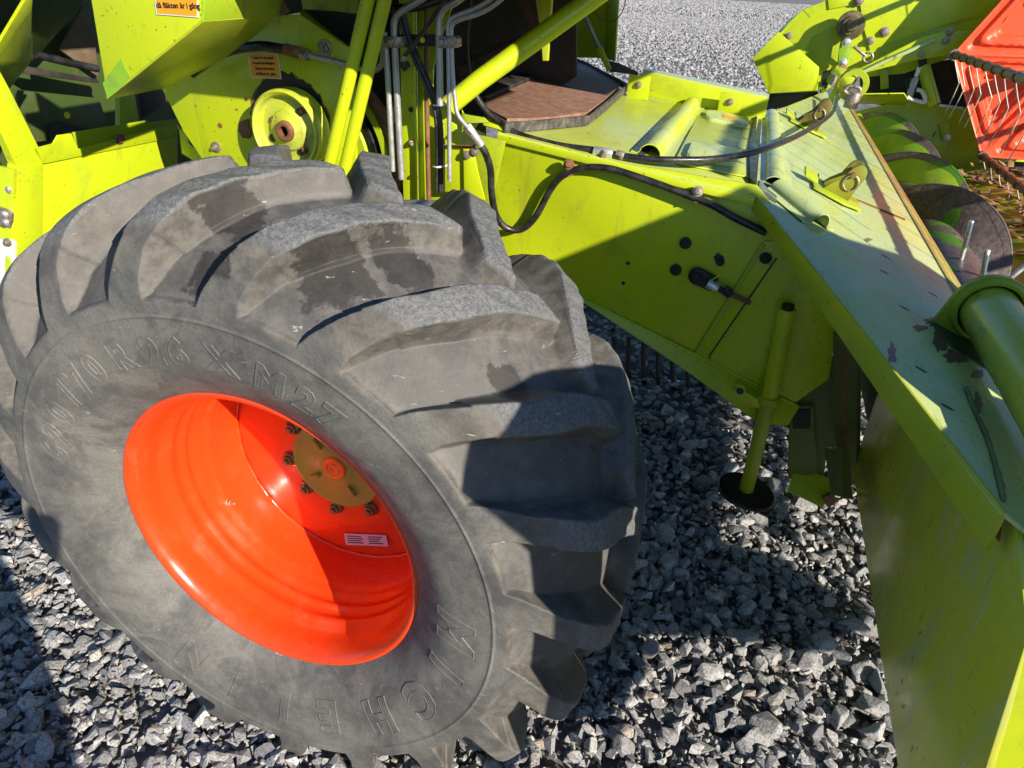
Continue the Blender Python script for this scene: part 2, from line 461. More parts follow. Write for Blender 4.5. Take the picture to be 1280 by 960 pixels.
GZ = .062                                       # the wheel has settled a little into the stone
def ground():
    bm = bmesh.new()
    S = 700.0
    vs = [bm.verts.new((x, y, GZ - 0.024)) for x, y in ((-S, -S), (S, -S), (S, S), (-S, S))]
    bm.faces.new(vs)
    g = obj('ground', bm, mat_ground(), None, 0)
    g['kind'] = 'structure'

    # crushed stone: convex chips, one mesh
    hulls = []
    for i in range(26):
        b = bmesh.new()
        n = 10 if i < 16 else 18
        dims = np.array([1.0, RNG.uniform(0.55, 0.95), RNG.uniform(0.4, 0.75)]) * 0.5
        p = RNG.normal(size=(n, 3)); p /= np.linalg.norm(p, axis=1)[:, None]
        p = np.sign(p) * np.abs(p) ** 0.65
        p *= dims * RNG.uniform(0.85, 1.05, (n, 1))
        for q in p: b.verts.new(q)
        r = bmesh.ops.convex_hull(b, input=b.verts[:])
        bmesh.ops.delete(b, geom=[v for v in b.verts if not v.link_faces], context='VERTS')
        if i >= 16:
            bmesh.ops.bevel(b, geom=b.edges[:], offset=0.02, segments=1, affect='EDGES')
        bmesh.ops.triangulate(b, faces=b.faces[:])
        b.verts.ensure_lookup_table(); b.verts.index_update()
        V = np.array([v.co[:] for v in b.verts], np.float32)
        F = np.array([[v.index for v in f.verts] for f in b.faces], np.int32)
        b.free(); hulls.append((V, F))
    AV, AF, AT, AW = [], [], [], []; off = 0
    def scatter(x0, x1, y0, y1, dens, lo, hi, zoff, kinds, power=1.6):
        nonlocal off
        n = int((x1 - x0) * (y1 - y0) * dens)
        X = RNG.uniform(x0, x1, n); Yy = RNG.uniform(y0, y1, n)
        S_ = lo + (hi - lo) * RNG.uniform(0, 1, n) ** power
        K = RNG.choice(kinds, n)
        T = np.clip(RNG.normal(0.5, 0.25, n), 0, 1); Wm = RNG.uniform(0, 1, n)
        for i in range(n):
            V, F = hulls[K[i]]
            # lie mostly flat, any heading
            a = RNG.uniform(0, 2 * math.pi); tx, ty = RNG.normal(0, 0.38, 2)
            ca, sa = math.cos(a), math.sin(a)
            R = np.array([[ca, -sa, 0], [sa, ca, 0], [0, 0, 1]]) @ \
                np.array([[1, 0, 0], [0, math.cos(tx), -math.sin(tx)], [0, math.sin(tx), math.cos(tx)]]) @ \
                np.array([[math.cos(ty), 0, math.sin(ty)], [0, 1, 0], [-math.sin(ty), 0, math.cos(ty)]])
            P = (V * S_[i]) @ R.T
            P = P + np.array([X[i], Yy[i], GZ + zoff + S_[i] * 0.10 + RNG.normal(0, 0.004)])
            AV.append(P.astype(np.float32)); AF.append(F + off); off += len(V)
            AT.append(np.full(len(V), T[i], np.float32)); AW.append(np.full(len(V), Wm[i], np.float32))
    near = list(range(26)); big = list(range(16, 26)); sm = list(range(16))
    scatter(-1.65, 1.55, -0.62, 1.9, 3600, 0.014, 0.034, -0.006, sm)
    scatter(-1.9, 1.75, -0.75, 1.9, 900, 0.033, 0.064, 0.001, near)
    scatter(-1.9, 1.75, -0.75, 1.9, 60, 0.060, 0.105, 0.000, big, 2.0)
    scatter(-3.2, 2.4, 1.9, 4.2, 620, 0.028, 0.062, 0.0, sm)
    # coarser chips across the yard beyond, so that it keeps its grain into the distance
    def far_scatter(n, r0, r1, lo, hi):
        nonlocal off
        u = RNG.uniform(690, 1010, n); r = np.sqrt(RNG.uniform(r0 * r0, r1 * r1, n))
        dx = RIGHT.x * (u - 640) / FOC + FWD.x - DOWN.x * .5; dy = RIGHT.y * (u - 640) / FOC + FWD.y - DOWN.y * .5
        h = np.hypot(dx, dy)
        X = CAM.x + dx / h * r; Yy = CAM.y + dy / h * r
        S_ = (lo + (hi - lo) * RNG.uniform(0, 1, n) ** 2) * (.8 + r / 40)
        K = RNG.integers(0, 16, n)
        for kk in range(16):
            q = np.where(K == kk)[0]; V, F = hulls[kk]; m = len(q)
            a = RNG.uniform(0, 6.283, m); ca, sa = np.cos(a), np.sin(a)
            P = V[None] * S_[q][:, None, None]
            P = np.stack([P[..., 0] * ca[:, None] - P[..., 1] * sa[:, None] + X[q][:, None], P[..., 0] * sa[:, None] + P[..., 1] * ca[:, None] + Yy[q][:, None], P[..., 2] * 1.2 + S_[q][:, None] * .1 - .008 + GZ], -1)
            AV.append(P.reshape(-1, 3).astype(np.float32))
            AF.append((F[None] + (np.arange(m) * len(V))[:, None, None] + off).reshape(-1, 3).astype(np.int32)); off += m * len(V)
            AT.append(np.repeat(np.clip(RNG.normal(.58, .13, m), 0, 1), len(V)).astype(np.float32)); AW.append(np.zeros(m * len(V), np.float32))
    far_scatter(16000, 5, 16, .03, .07)
    far_scatter(26000, 14, 60, .05, .10)
    far_scatter(26000, 50, 190, .07, .11)
    V = np.concatenate(AV); F = np.concatenate(AF)
    me = bpy.data.meshes.new('gravel')
    me.vertices.add(len(V)); me.vertices.foreach_set('co', V.ravel())
    me.loops.add(len(F) * 3); me.loops.foreach_set('vertex_index', F.ravel().astype(np.int32))
    me.polygons.add(len(F)); me.polygons.foreach_set('loop_start', np.arange(0, len(F) * 3, 3, dtype=np.int32))
    me.update()
    for nm, A in (('tone', AT), ('warm', AW)):
        a = me.attributes.new(nm, 'FLOAT', 'POINT'); a.data.foreach_set('value', np.concatenate(A))
    me.validate()
    me.shade_flat()
    me.materials.append(mat_stone())
    o = bpy.data.objects.new('gravel', me); COL.objects.link(o)
    # small dry leaf crumbs caught between the stones left of the wheel
    bm = bmesh.new(); rng = random.Random(8)
    c0 = on((0, 0, 1), .02 + GZ, 112, 860)
    for i in range(80):
        p = c0 + Vector((rng.gauss(0, .10), rng.gauss(0, .07), rng.uniform(-.004, .022)))
        a = rng.uniform(0, 6.3); l = rng.uniform(.003, .011)
        d = Vector((math.cos(a), math.sin(a), rng.uniform(-.4, .4))) * l; w = Vector((-d.y, d.x, rng.uniform(-.3, .3) * l)) * .45
        bm.faces.new([bm.verts.new(q) for q in (p - d, p + w, p + d, p - w)])
    lv = obj('leaf_litter', bm, plain('dry_leaf', (.12, .075, .035), .8, 0, .4, 40, alt=(.24, .17, .09)), None, 0)
    lv['kind'] = 'stuff'; lv['label'] = 'brown leaf crumbs on the gravel left of the big wheel'; lv['category'] = 'leaf litter'
    o['kind'] = 'stuff'; o['label'] = 'loose grey crushed stone covering the ground'; o['category'] = 'gravel'
ground()

# ================================================================== COMBINE
combine = thing('combine_harvester', 'lime green combine harvester with big front drive wheel on an orange rim and feeder house', 'combine harvester', (0.0, 1.5, 0.0))
HUB = Vector((0, 0, 0.70))
YC = 0.218                                       # centre plane of the tyre

def mat_tyre():
    k = NT('dusty_tyre_rubber')
    w = k.attr('wear'); g = k.attr('groove')
    n1 = k.noise(4.0, 6, 0.65); n2 = k.noise(26.0, 5, 0.7); n3 = k.noise(150.0, 4, 0.75)
    c = k.mix(k.ramp(k.noise(5.5, 9, 0.72, dist=.5), 0.34, 0.68), (0.078, 0.081, 0.081), (0.200, 0.198, 0.182))
    c = k.mix(k.ramp(k.noise(210.0, 3, 0.7), 0.35, 0.65, 0.30, 0.0), c, (0.05, 0.05, 0.05))
    c = k.mix(k.ramp(k.noise(7.0, 7, 0.7, dist=1.2), 0.50, 0.62, 0, 0.6), c, (0.070, 0.072, 0.074))
    cr = k.noise(34.0, 3, 0.6, stretch=(1.0, 1.0, 1.0), dist=2.5)
    c = k.mix(k.math('MULTIPLY', k.ramp(k.math('ABSOLUTE', k.math('SUBTRACT', cr, 0.5)), 0.0, 0.006, 0.5, 0.0), k.ramp(n1, .45, .6)), c, (0.30, 0.285, 0.25))
    c = k.mix(k.ramp(n2, 0.45, 0.75, 0, 0.5), c, (0.17, 0.155, 0.13))
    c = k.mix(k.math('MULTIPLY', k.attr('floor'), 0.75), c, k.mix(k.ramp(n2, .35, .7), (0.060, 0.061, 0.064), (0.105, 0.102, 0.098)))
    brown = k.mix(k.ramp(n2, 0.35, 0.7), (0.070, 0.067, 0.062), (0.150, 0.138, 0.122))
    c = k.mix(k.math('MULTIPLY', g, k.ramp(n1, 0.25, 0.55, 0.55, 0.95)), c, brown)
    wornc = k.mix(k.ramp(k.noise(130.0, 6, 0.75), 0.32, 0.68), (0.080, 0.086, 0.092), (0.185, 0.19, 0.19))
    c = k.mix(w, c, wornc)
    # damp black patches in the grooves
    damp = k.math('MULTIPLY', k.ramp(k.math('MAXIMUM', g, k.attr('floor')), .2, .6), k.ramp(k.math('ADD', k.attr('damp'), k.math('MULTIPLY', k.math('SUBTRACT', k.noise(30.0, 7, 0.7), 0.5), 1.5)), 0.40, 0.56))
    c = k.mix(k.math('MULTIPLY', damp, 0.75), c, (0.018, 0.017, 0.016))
    # pale scuffs
    sc_ = k.noise(30.0, 4, 0.6, stretch=(1.0, 1.0, 3.5))
    scm = k.math('MULTIPLY', k.ramp(sc_, 0.68, 0.71), k.ramp(k.noise(60.0, 3), 0.42, 0.55))
    c = k.mix(k.math('MULTIPLY', scm, 0.6), c, (0.42, 0.39, 0.34))
    k.set('Base Color', c)
    k.set('Roughness', k.ramp(n2, 0.3, 0.7, 0.52, 0.8))
    k.set('Specular IOR Level', 0.4)
    h = k.math('ADD', k.math('MULTIPLY', n2, 0.35), k.math('MULTIPLY', k.math('MULTIPLY', n3, k.math('ADD', k.math('MULTIPLY', w, 1.2), 0.18)), 1.0))
    k.bump(h, 0.55, 0.006)
    return k.m
M['tyre'] = mat_tyre()

def sstep(a, b, x):
    t = np.clip((x - a) / (b - a), 0, 1); return t * t * (3 - 2 * t)

def resample(pts, s):
    pts = np.array(pts, float)
    # Catmull-Rom densify then arc length
    P = np.vstack([2 * pts[0] - pts[1], pts, 2 * pts[-1] - pts[-2]])
    out = []
    for i in range(1, len(P) - 2):
        for t in np.linspace(0, 1, 24, False):
            a, b, c, d = P[i - 1], P[i], P[i + 1], P[i + 2]
            out.append(0.5 * (2 * b + (c - a) * t + (2 * a - 5 * b + 4 * c - d) * t * t + (3 * b - a - 3 * c + d) * t ** 3))
    out.append(pts[-1]); out = np.array(out)
    u = np.linspace(0, len(pts) - 1, len(out))
    return np.stack([np.interp(s, u, out[:, 0]), np.interp(s, u, out[:, 1])], 1)

def make_tyre(parent):
    # same number of control points: ground-level carcass (between lugs) and the lug envelope, (y, r)
    base = [(0.004, .346), (-.022, .375), (-.052, .425), (-.064, .475), (-.068, .520), (-.067, .555), (-.040, .584), (-.008, .622), (.034, .656), (.080, .682), (.13, .698), (YC, .707)]
    env = [(0.004, .346), (-.022, .375), (-.052, .425), (-.064, .475), (-.069, .520), (-.070, .560), (-.061, .616), (-.046, .672), (-.014, .722), (.036, .748), (.115, .759), (YC, .764)]
    kr = lambda r: r if r < .56 else .56 + (r - .56) * .885
    base = [(y, kr(r)) for y, r in base]; env = [(y, kr(r)) for y, r in env]
    L = len(base) - 1
    s = np.concatenate([np.linspace(0, 4.2, 26, False), np.linspace(4.2, L, 150)])
    B = resample(base, s); E = resample(env, s)
    s2 = np.concatenate([np.linspace(0, 4.2, 10, False), np.linspace(4.2, L, 150)])
    full_s = np.concatenate([s, 2 * L - s2[-2::-1]])
    B2, E2 = resample(base, s2), resample(env, s2)
    mir = lambda A: np.concatenate([A, np.stack([2 * YC - (B2 if A is B else E2)[-2::-1, 0], (B2 if A is B else E2)[-2::-1, 1]], 1)])
    Bm, Em = mir(B), mir(E); B, E = Bm, Em
    n = 1900; NL = 19
    th = np.linspace(0, 360, n, False)
    pitch = 360 / NL
    def axis(y, rv):
        yy = np.clip(y, -0.05, 1)
        return 59.6 - 46 * yy - 60 * yy * yy + np.clip((0.72 - rv) / 0.16, 0, 1) * 4.3 * (y < 0.1)
    # columns of the mesh run along the lugs, so that their edges stay crisp
    TH = th[:, None] + axis(np.where(B[:, 0] <= YC, B[:, 0], 2 * YC - B[:, 0]), E[:, 1])[None, :]
    def mask(yv, rv, sv, shift, row):
        """row 1: outer lugs; row 2: inner lugs (mirrored)"""
        y = yv if row == 1 else 2 * YC - yv
        yy = np.clip(y, -0.05, 1)
        tc = axis(y, rv)
        d = (TH - tc[None, :] - shift + pitch / 2) % pitch - pitch / 2
        slope = np.radians(46 + 120 * np.clip(yy, 0, 1)) * 0.75
        cs = np.where(y < 0, 0.95, np.cos(np.arctan(slope)))
        dm = np.abs(np.radians(d)) * rv[None, :] * cs[None, :]
        w = np.interp(y, [-.075, -.05, -.01, .06, .16, .26], [.041, .036, .0325, .030, .029, .029])
        t_ = (dm - w[None, :] + 0.003) / np.interp(y, [-.06, -.02, .02, .06], [.009, .011, .015, .022])[None, :]
        t_ = np.minimum(.5 * (t_ + np.sqrt(t_ * t_ + .003)), 1)
        m = (1 - t_) ** 1.7
        end = 1 - sstep(.228, .246, y)
        return m * end[None, :], dm, w
    m1, _, _ = mask(B[:, 0], E[:, 1], full_s, 0, 1)
    m2, _, _ = mask(B[:, 0], E[:, 1], full_s, pitch / 2 - 1.0, 2)
    m1 = np.where(B[None, :, 0] > .27, 0, m1); m2 = np.where(B[None, :, 0] < .19, 0, m2)
    m = np.maximum(m1, m2)
    lug = m.copy()
    sb0 = np.where(full_s > L, 2 * L - full_s, full_s)
    m = np.maximum(m, (1 - sstep(.553, .568, B[:, 1]))[None, :])
    Y_ = B[None, :, 0] * (1 - m) + E[None, :, 0] * m
    R_ = B[None, :, 1] * (1 - m) + E[None, :, 1] * m
    # moulded ring round the sidewall
    sb = np.where(full_s > L, 2 * L - full_s, full_s)
    ring = np.exp(-((E[:, 1] - 0.534) / 0.0028) ** 2) * (sb < 5.3) * 0.0022
    Y_ = Y_ + ring[None, :] * np.where(full_s > L, 1, -1)[None, :]
    # every lug is scuffed a little differently
    rng = np.random.default_rng(5)
    wob = np.zeros_like(R_)
    for i in range(9):
        a, b, ph = rng.integers(3, 60), rng.uniform(2, 30), rng.uniform(0, 6.28)
        wob += np.sin(np.radians(TH) * a + b * B[None, :, 0] * 6 + ph) * rng.uniform(.0002, .0008)
    R_ = R_ + wob * lug * sstep(.60, .68, E[:, 1])[None, :]
    T = np.radians(TH)
    X = R_ * np.cos(T); Z = R_ * np.sin(T) + HUB.z
    # flattened where it carries the machine
    low = Z < 0.065
    Z = np.where(low, 0.065 + (Z - 0.065) * 0.35, Z)
    bul = np.clip((0.28 - Z) / 0.25, 0, 1) ** 2 * 0.012 * (np.abs(Y_ - YC) > .2) * np.where(Y_ < YC, -1, 1)
    Y_ = Y_ + bul
    V = np.stack([X, Y_, Z], -1).reshape(-1, 3).astype(np.float32)
    mm = B.shape[0]
    i = np.arange(n)[:, None]; j = np.arange(mm - 1)[None, :]
    a = i * mm + j; b = ((i + 1) % n) * mm + j
    F = np.stack([a, a + 1, b + 1, b], -1).reshape(-1, 4).astype(np.int32)
    me = bpy.data.meshes.new('tyre')
    me.vertices.add(len(V)); me.vertices.foreach_set('co', V.ravel())
    me.loops.add(F.size); me.loops.foreach_set('vertex_index', F.ravel())
    me.polygons.add(len(F)); me.polygons.foreach_set('loop_start', np.arange(0, F.size, 4, dtype=np.int32))
    me.update(); me.shade_smooth()
    tread = sstep(.655, .70, E[:, 1])[None, :] + 0 * m
    wear = sstep(.80, .90, m) * sstep(.700, .735, E[:, 1] + .012 * np.sin(np.radians(th) * 33))[None, :] if False else sstep(.88, .98, m) * sstep(.672, .700, E[:, 1])[None, :]
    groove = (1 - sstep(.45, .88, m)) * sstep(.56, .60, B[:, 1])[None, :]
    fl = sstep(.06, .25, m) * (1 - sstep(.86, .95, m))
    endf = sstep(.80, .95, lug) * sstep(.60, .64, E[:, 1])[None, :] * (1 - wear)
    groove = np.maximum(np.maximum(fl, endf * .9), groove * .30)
    damp = np.zeros_like(m)
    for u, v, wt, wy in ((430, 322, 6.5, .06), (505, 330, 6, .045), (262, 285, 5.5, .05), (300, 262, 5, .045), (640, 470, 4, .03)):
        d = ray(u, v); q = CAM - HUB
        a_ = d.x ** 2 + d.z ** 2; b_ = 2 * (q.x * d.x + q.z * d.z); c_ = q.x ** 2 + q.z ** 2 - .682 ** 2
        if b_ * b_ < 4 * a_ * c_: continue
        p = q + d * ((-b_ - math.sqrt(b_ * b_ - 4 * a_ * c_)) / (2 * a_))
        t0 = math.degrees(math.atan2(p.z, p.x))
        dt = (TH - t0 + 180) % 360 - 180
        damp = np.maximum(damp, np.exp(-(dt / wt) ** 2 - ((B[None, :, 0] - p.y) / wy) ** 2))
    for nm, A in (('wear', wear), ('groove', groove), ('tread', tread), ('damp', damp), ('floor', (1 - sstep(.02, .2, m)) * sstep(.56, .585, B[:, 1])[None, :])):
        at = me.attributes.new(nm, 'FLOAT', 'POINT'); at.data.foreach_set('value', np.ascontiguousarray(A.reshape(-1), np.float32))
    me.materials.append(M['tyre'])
    o = bpy.data.objects.new('wheel_tyre', me); COL.objects.link(o); attach(o, parent)
    return o

tyre = make_tyre(combine)

# moulded lettering on the sidewall: reads clockwise, tops outward
def sidewall_letters():
    from mathutils.bvhtree import BVHTree
    me = tyre.data
    tree = BVHTree.FromPolygons([v.co for v in me.vertices], [p.vertices for p in me.polygons])
    def wall_y(x, z):
        h = tree.ray_cast(Vector((x, -1, z)), Vector((0, 1, 0)))
        return h[0].y if h[0] else 0.0
    def letter(ch, u, v, size, r=None):
        bm = bmesh.new()
        p = on((0, 1, 0), -0.064, u, v) - HUB
        a = math.atan2(p.z, p.x); rr = r or math.hypot(p.x, p.z)
        rd = Vector((math.cos(a), 0, math.sin(a))); tg = Vector((math.sin(a), 0, -math.cos(a)))
        pos = HUB + rd * (rr - size * 0.36)
        put_text(bm, ch, size, pos, tg, rd, extrude=0.0, bold=size * .040, bevel=0.0016, shear=0.12, outline=True)
        put_text(bm, ch, size, pos, tg, rd, extrude=0.0006, bold=size * .038, bevel=0.0, shear=0.12)
        for _ in range(4):
            es = [e for e in bm.edges if e.calc_length() > .013]
            if es: bmesh.ops.subdivide_edges(bm, edges=es, cuts=1)
        bmesh.ops.triangulate(bm, faces=[f for f in bm.faces if len(f.verts) > 4])
        for q in bm.verts:
            q.co.y = wall_y(q.co.x, q.co.z) + q.co.y - .0003
        obj('raised_letter', bm, 'tyre', tyre, 30)
    small = [('6', 97, 583), ('2', 96, 561), ('0', 98, 537), ('/', 105, 513), ('7', 115, 496), ('0', 128, 477), ('R', 156, 459), ('2', 188, 441), ('6', 218, 438), ('X', 272, 440), ('M', 336, 463), ('2', 384, 484), ('7', 418, 503)]
    for ch, u, v in small: letter(ch, u, v, 0.074, 0.468)
    for ch, u, v in [('M', 569, 791), ('I', 547, 833), ('C', 513, 866), ('H', 460, 880), ('E', 403, 882), ('L', 346, 866), ('I', 298, 840), ('N', 254, 806)]:
        letter(ch, u, v, 0.108, 0.458)
    # thin moulded ribs across the wall
    for a in np.arange(5, 365, 22.5):
        t = rad(a + random.uniform(-3, 3)); rd = Vector((math.cos(t), 0, math.sin(t)))
        pts = [HUB + rd * r + Vector((0, y, 0)) for r, y in ((.362, -.0105), (.372, -.0185), (.386, -.0285), (.40, -.0375), (.412, -.0445))]
        tube('sidewall_rib', pts, 0.0011, 'tyre', tyre, 5, 2)
sidewall_letters()

def make_rim(parent):
    prof = [(.300, .50), (.345, .47), (.350, .455), (.336, .46), (.315, .42), (.300, .36), (.298, .29),
(.3005, .262), (.3015, .235), (.3025, .204), (.3040, .196), (.3078, .188), (.3090, .178), (.3100, .170), (.3148, .160), (.3160, .152), (.3158, .146), (.3130, .141), (.3128, .133), (.3172, .126),
            (.3185, .118), (.3188, .108), (.3160, .102), (.3158, .093), (.3196, .086), (.3210, .078), (.3250, .069), (.3266, .060), (.3270, .043),
            (.3290, .026), (.3330, .012), (.3390, .002), (.3450, -.0035), (.3510, -.0045), (.3550, -.0010), (.3565, .006), (.3550, .014), (.348, .020)]
    o = lathe('wheel_rim', prof, HUB, 'orange', parent, 200, smooth=60)
    DD = .040; DH = .054
    disc = [(r_, y_ + DD) for r_, y_ in [(.3005, .268), (.293, .262), (.285, .2595), (.262, .2590), (.243, .2570), (.222, .2560), (.203, .2530), (.190, .2510), (.176, .2502), (.165, .2500), (.05, .2500)]]
    lathe('rim_disc', disc, HUB, 'orange', o, 160, smooth=60)
    bm = bmesh.new()                                             # weld bead where disc meets barrel, uneven
    pts = []
    for t in np.linspace(0, 2 * math.pi, 150, False):
        r = .2976 + .0004 * math.sin(t * 47) + .0003 * math.sin(t * 19 + 1)
        pts.append(HUB + Vector((r * math.cos(t), .2600 + DD + .0004 * math.sin(31 * t), r * math.sin(t))))
    bm_tube(bm, pts + [pts[0]], 0.0046, 6, 1)
    obj('weld_bead', bm, 'orange', o, 60)
    # wheel nuts
    nutm = plain('grimy_brass_nut', (0.19, 0.16, 0.06), 0.4, 0.5, 0.3, 60, alt=(0.30, 0.26, 0.13))
    bm = bmesh.new()
    z = Vector((0, 0, 0))
    bm_lathe(bm, [(.0225, .000), (.0225, -.004), (.0185, -.010), (.0160, -.012)], z, 20)
    bm_cyl(bm, Vector((0, -.004, 0)), Vector((0, -.020, 0)), .0170, .0160, n=6, bev=.0015)
    bm_cyl(bm, Vector((0, -.015, 0)), Vector((0, -.028, 0)), .0100, .0090, n=14, bev=.0015)
    bmesh.ops.recalc_face_normals(bm, faces=bm.faces[:])
    n0 = obj('wheel_nut', bm, nutm, None, 35)
    for i, (u, v) in enumerate(((362, 538), (347, 576), (372, 619), (416, 644), (459, 639), (486, 590), (440, 548))):
        q = n0 if i == 0 else n0.copy()
        if i: COL.objects.link(q)
        w_ = on((0, 1, 0), .236 + DH - .018, u, v) - HUB
        k_ = .140 / math.hypot(w_.x, w_.z)
        q.location = HUB + Vector((w_.x * k_, .236 + DH, w_.z * k_))
        q.rotation_euler = (0, rad(17 * i), 0); q.scale = (.88, .88, .88)
        attach(q, o)
    bm = bmesh.new()
    rg = bm_lathe(bm, [(.118, .238), (.1205, .232), (.121, .226), (.1185, .2225), (.114, .2215), (.106, .223), (.050, .222), (.046, .220), (.042, .2185), (.030, .2185)], HUB + Vector((0, DH, 0)), 96)
    for a in (35, 125, 215, 305):
        rd = Vector((math.cos(rad(a)), 0, math.sin(rad(a))))
        bm_box(bm, HUB + rd * .072 + Vector((0, .218 + DH, 0)), .030, .014, .010, Matrix.Rotation(-rad(a), 3, 'Y'), .002)
    bmesh.ops.recalc_face_normals(bm, faces=bm.faces[:])
    obj('hub_cap', bm, 'hub', o, 40)
    lathe('hub_plug', [(.0305, .2195), (.0305, .2135), (.028, .211), (.0185, .2105), (.0165, .2125), (.0145, .2105), (.0085, .2105), (.0065, .2125), (.0005, .2125)], HUB + Vector((0, DH, 0)), plain('orange_plug', (.75, .16, .015), .5), o, 48, smooth=30, caps=(False, True))
    # valve stem on the barrel
    p = None
    d = ray(284, 628)
    oo = CAM - HUB; a_ = d.x ** 2 + d.z ** 2; b_ = 2 * (oo.x * d.x + oo.z * d.z); c_ = oo.x ** 2 + oo.z ** 2 - .309 ** 2
    t = (-b_ + math.sqrt(b_ * b_ - 4 * a_ * c_)) / (2 * a_); p = CAM + d * t
    inw = (Vector((HUB.x, p.y, HUB.z)) - p).normalized()
    bm = bmesh.new()
    bm_cyl(bm, p - inw * .003, p + inw * .006, .011, .008, 14, bev=.001)
    e = p + inw * .012 + Vector((.006, -.006, .004))
    bm_cyl(bm, p + inw * .003, e, .0055, .005, 12)
    bm_cyl(bm, e, e + Vector((.016, -.004, .004)), .0042, .0036, 10, bev=.0008)
    bmesh.ops.recalc_face_normals(bm, faces=bm.faces[:])
    obj('valve_stem', bm, plain('brass_valve', (.30, .24, .14), .45, .5), o, 40)
    # bare patch by the weld
    # white data sticker on the disc's lower right
    pts = [on((0, 1, 0), .2575 + DD, u, v) for u, v in ((432, 665), (484, 667), (487, 681), (434, 679))]
    nrm = Vector((0, -1, 0))
    bm = bmesh.new(); bm_slab(bm, pts, .0006, 0, off=.0065)
    st = obj('rim_sticker', bm, 'labelw', o, 0)
    bm = bmesh.new()
    xd = (pts[0] - pts[1]).normalized(); yd = (pts[3] - pts[0]).normalized()
    yd = (yd - xd * yd.dot(xd)).normalized()
    for i in range(4):                                           # print too small to read: short lines of ink in two columns
        for x0, x1 in ((.06, .40 + .04 * (i % 2)), (.56, .90 - .05 * (i % 3))):
            y0 = .16 + .19 * i
            q4 = [pts[0].lerp(pts[1], x).lerp(pts[3].lerp(pts[2], x), y) + nrm * .0070 for x, y in ((x0, y0), (x1, y0), (x1, y0 + .08), (x0, y0 + .08))]
            bm_slab(bm, q4, .0002, 0)
    obj('sticker_print', bm, 'ink', st, 0)
    return o
make_rim(combine)
#==COMBINE==

# ------------------------------------------------------------------ combine: left body, shield and pulley wall
G = 'green'
up = Vector((0, 0, 1))
XB = -0.95
NX = Vector((1, 0, 0)); NY = Vector((0, -1, 0))

_q = PX(XB, (20, 212))[0]; PB = (Vector((.957, 0, -.29)), Vector((.957, 0, -.29)).dot(_q))     # the guard leans back towards its foot
def PBK(o, *uv): return PN((PB[0], PB[1] + o), *uv)
slab('rear_corner_post', PBK(0, (17, 208), (54, 205), (52, 430), (12, 430)), G, combine, .02, .004)
slab('rear_guard_panel', PBK(-.004, (54.5, 206), (222, 171), (222, 300), (54, 520)), G, combine, .006)
slab('guard_flange', PBK(.002, (46, 186), (67, 180.5), (73, 170), (90, 167.5), (98, 187.5), (222, 153.5), (222, 171), (55, 205)), G, combine, .006)
slab('guard_lip', PBK(-.05, (91, 166), (184, 151), (184, 154), (224, 149), (224, 160), (98, 190)), 'green_old', combine, .004)
bolt('guard_bolt', PBK(.003, (150, 174))[0], PB[0], 'rust', combine, .010)
slab('stay_bracket', P3((222.5, 155, .86), (230, 155, .86), (236, 180, .84), (264, 204, .78), (249, 205, .78), (227, 192, .85)), G, combine, .004)
bolt('stay_bolt', P3((226, 158, .858))[0], NX, 'steel', combine, .006)
# side face of the rear body, hinge and white board
YS = 0.40
slab('side_skin', PY(YS, (-40, 200), (16.5, 212), (12, 430), (-60, 430)), G, combine, .01)
bolt('side_screw', PY(YS - .002, (10.5, 237))[0], NY, 'silver', combine, .006, .003)
slab('hinge_bracket', PY(YS - .012, (-6, 258), (9, 263), (14, 268), (13, 286), (3, 283), (-6, 279)), 'steel', combine, .008)
for u, v in ((6, 268), (7, 278)): bolt('hinge_bolt', PY(YS - .014, (u, v))[0], NY, 'silver', combine, .006, .005)
slab('white_board', PY(YS - .02, (-50, 297), (11, 300), (16, 305), (13, 400), (-50, 400)), 'white', combine, .012)
bolt('board_latch', PY(YS - .024, (9, 303))[0], NY, 'steel', combine, .007, .008)
# sloping sunlit post above and its folded back
slab('body_post', PX(XB - .002, (-40, 40), (-3, 82), (12, 112), (50, 186), (54, 205), (21, 213), (-10, 140), (-40, 110)), G, combine, .02, .004)
slab('post_cap', P3((-6, 62, .42), (33, -4, .62), (41.5, -4, .64), (40, 11, .63), (-2, 73, .44)), G, combine, .006)
slab('post_fold', P3((-4, 75, .44), (40, 11.5, .63), (38.5, 78, .86), (12, 111, .72), (-4, 86, .55)), 'green_old', combine, .006)
# bodywork above the frame that shades the inside of the machine
box('body_side_panel', (-1.95, .47, 2.22), (1.95, .03, 1.0), G, combine)
# shaded inside of the body
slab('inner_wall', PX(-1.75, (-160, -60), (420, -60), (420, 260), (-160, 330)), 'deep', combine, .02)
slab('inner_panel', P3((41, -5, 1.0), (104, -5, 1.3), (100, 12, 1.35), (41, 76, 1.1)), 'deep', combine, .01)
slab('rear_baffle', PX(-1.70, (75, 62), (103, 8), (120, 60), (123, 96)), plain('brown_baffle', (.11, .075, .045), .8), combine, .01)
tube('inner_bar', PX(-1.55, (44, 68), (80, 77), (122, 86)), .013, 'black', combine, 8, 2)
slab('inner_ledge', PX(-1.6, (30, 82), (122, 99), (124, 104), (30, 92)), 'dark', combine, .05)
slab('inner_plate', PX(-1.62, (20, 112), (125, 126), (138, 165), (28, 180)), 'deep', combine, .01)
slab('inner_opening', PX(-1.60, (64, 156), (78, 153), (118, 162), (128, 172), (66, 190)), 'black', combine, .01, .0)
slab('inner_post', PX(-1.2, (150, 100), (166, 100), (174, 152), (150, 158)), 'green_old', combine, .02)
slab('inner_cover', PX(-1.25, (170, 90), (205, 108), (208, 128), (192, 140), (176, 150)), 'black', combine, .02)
hole(PX(-1.618, (84, 144))[0], NX, .012, combine, 'yellow', 'inner_hole')

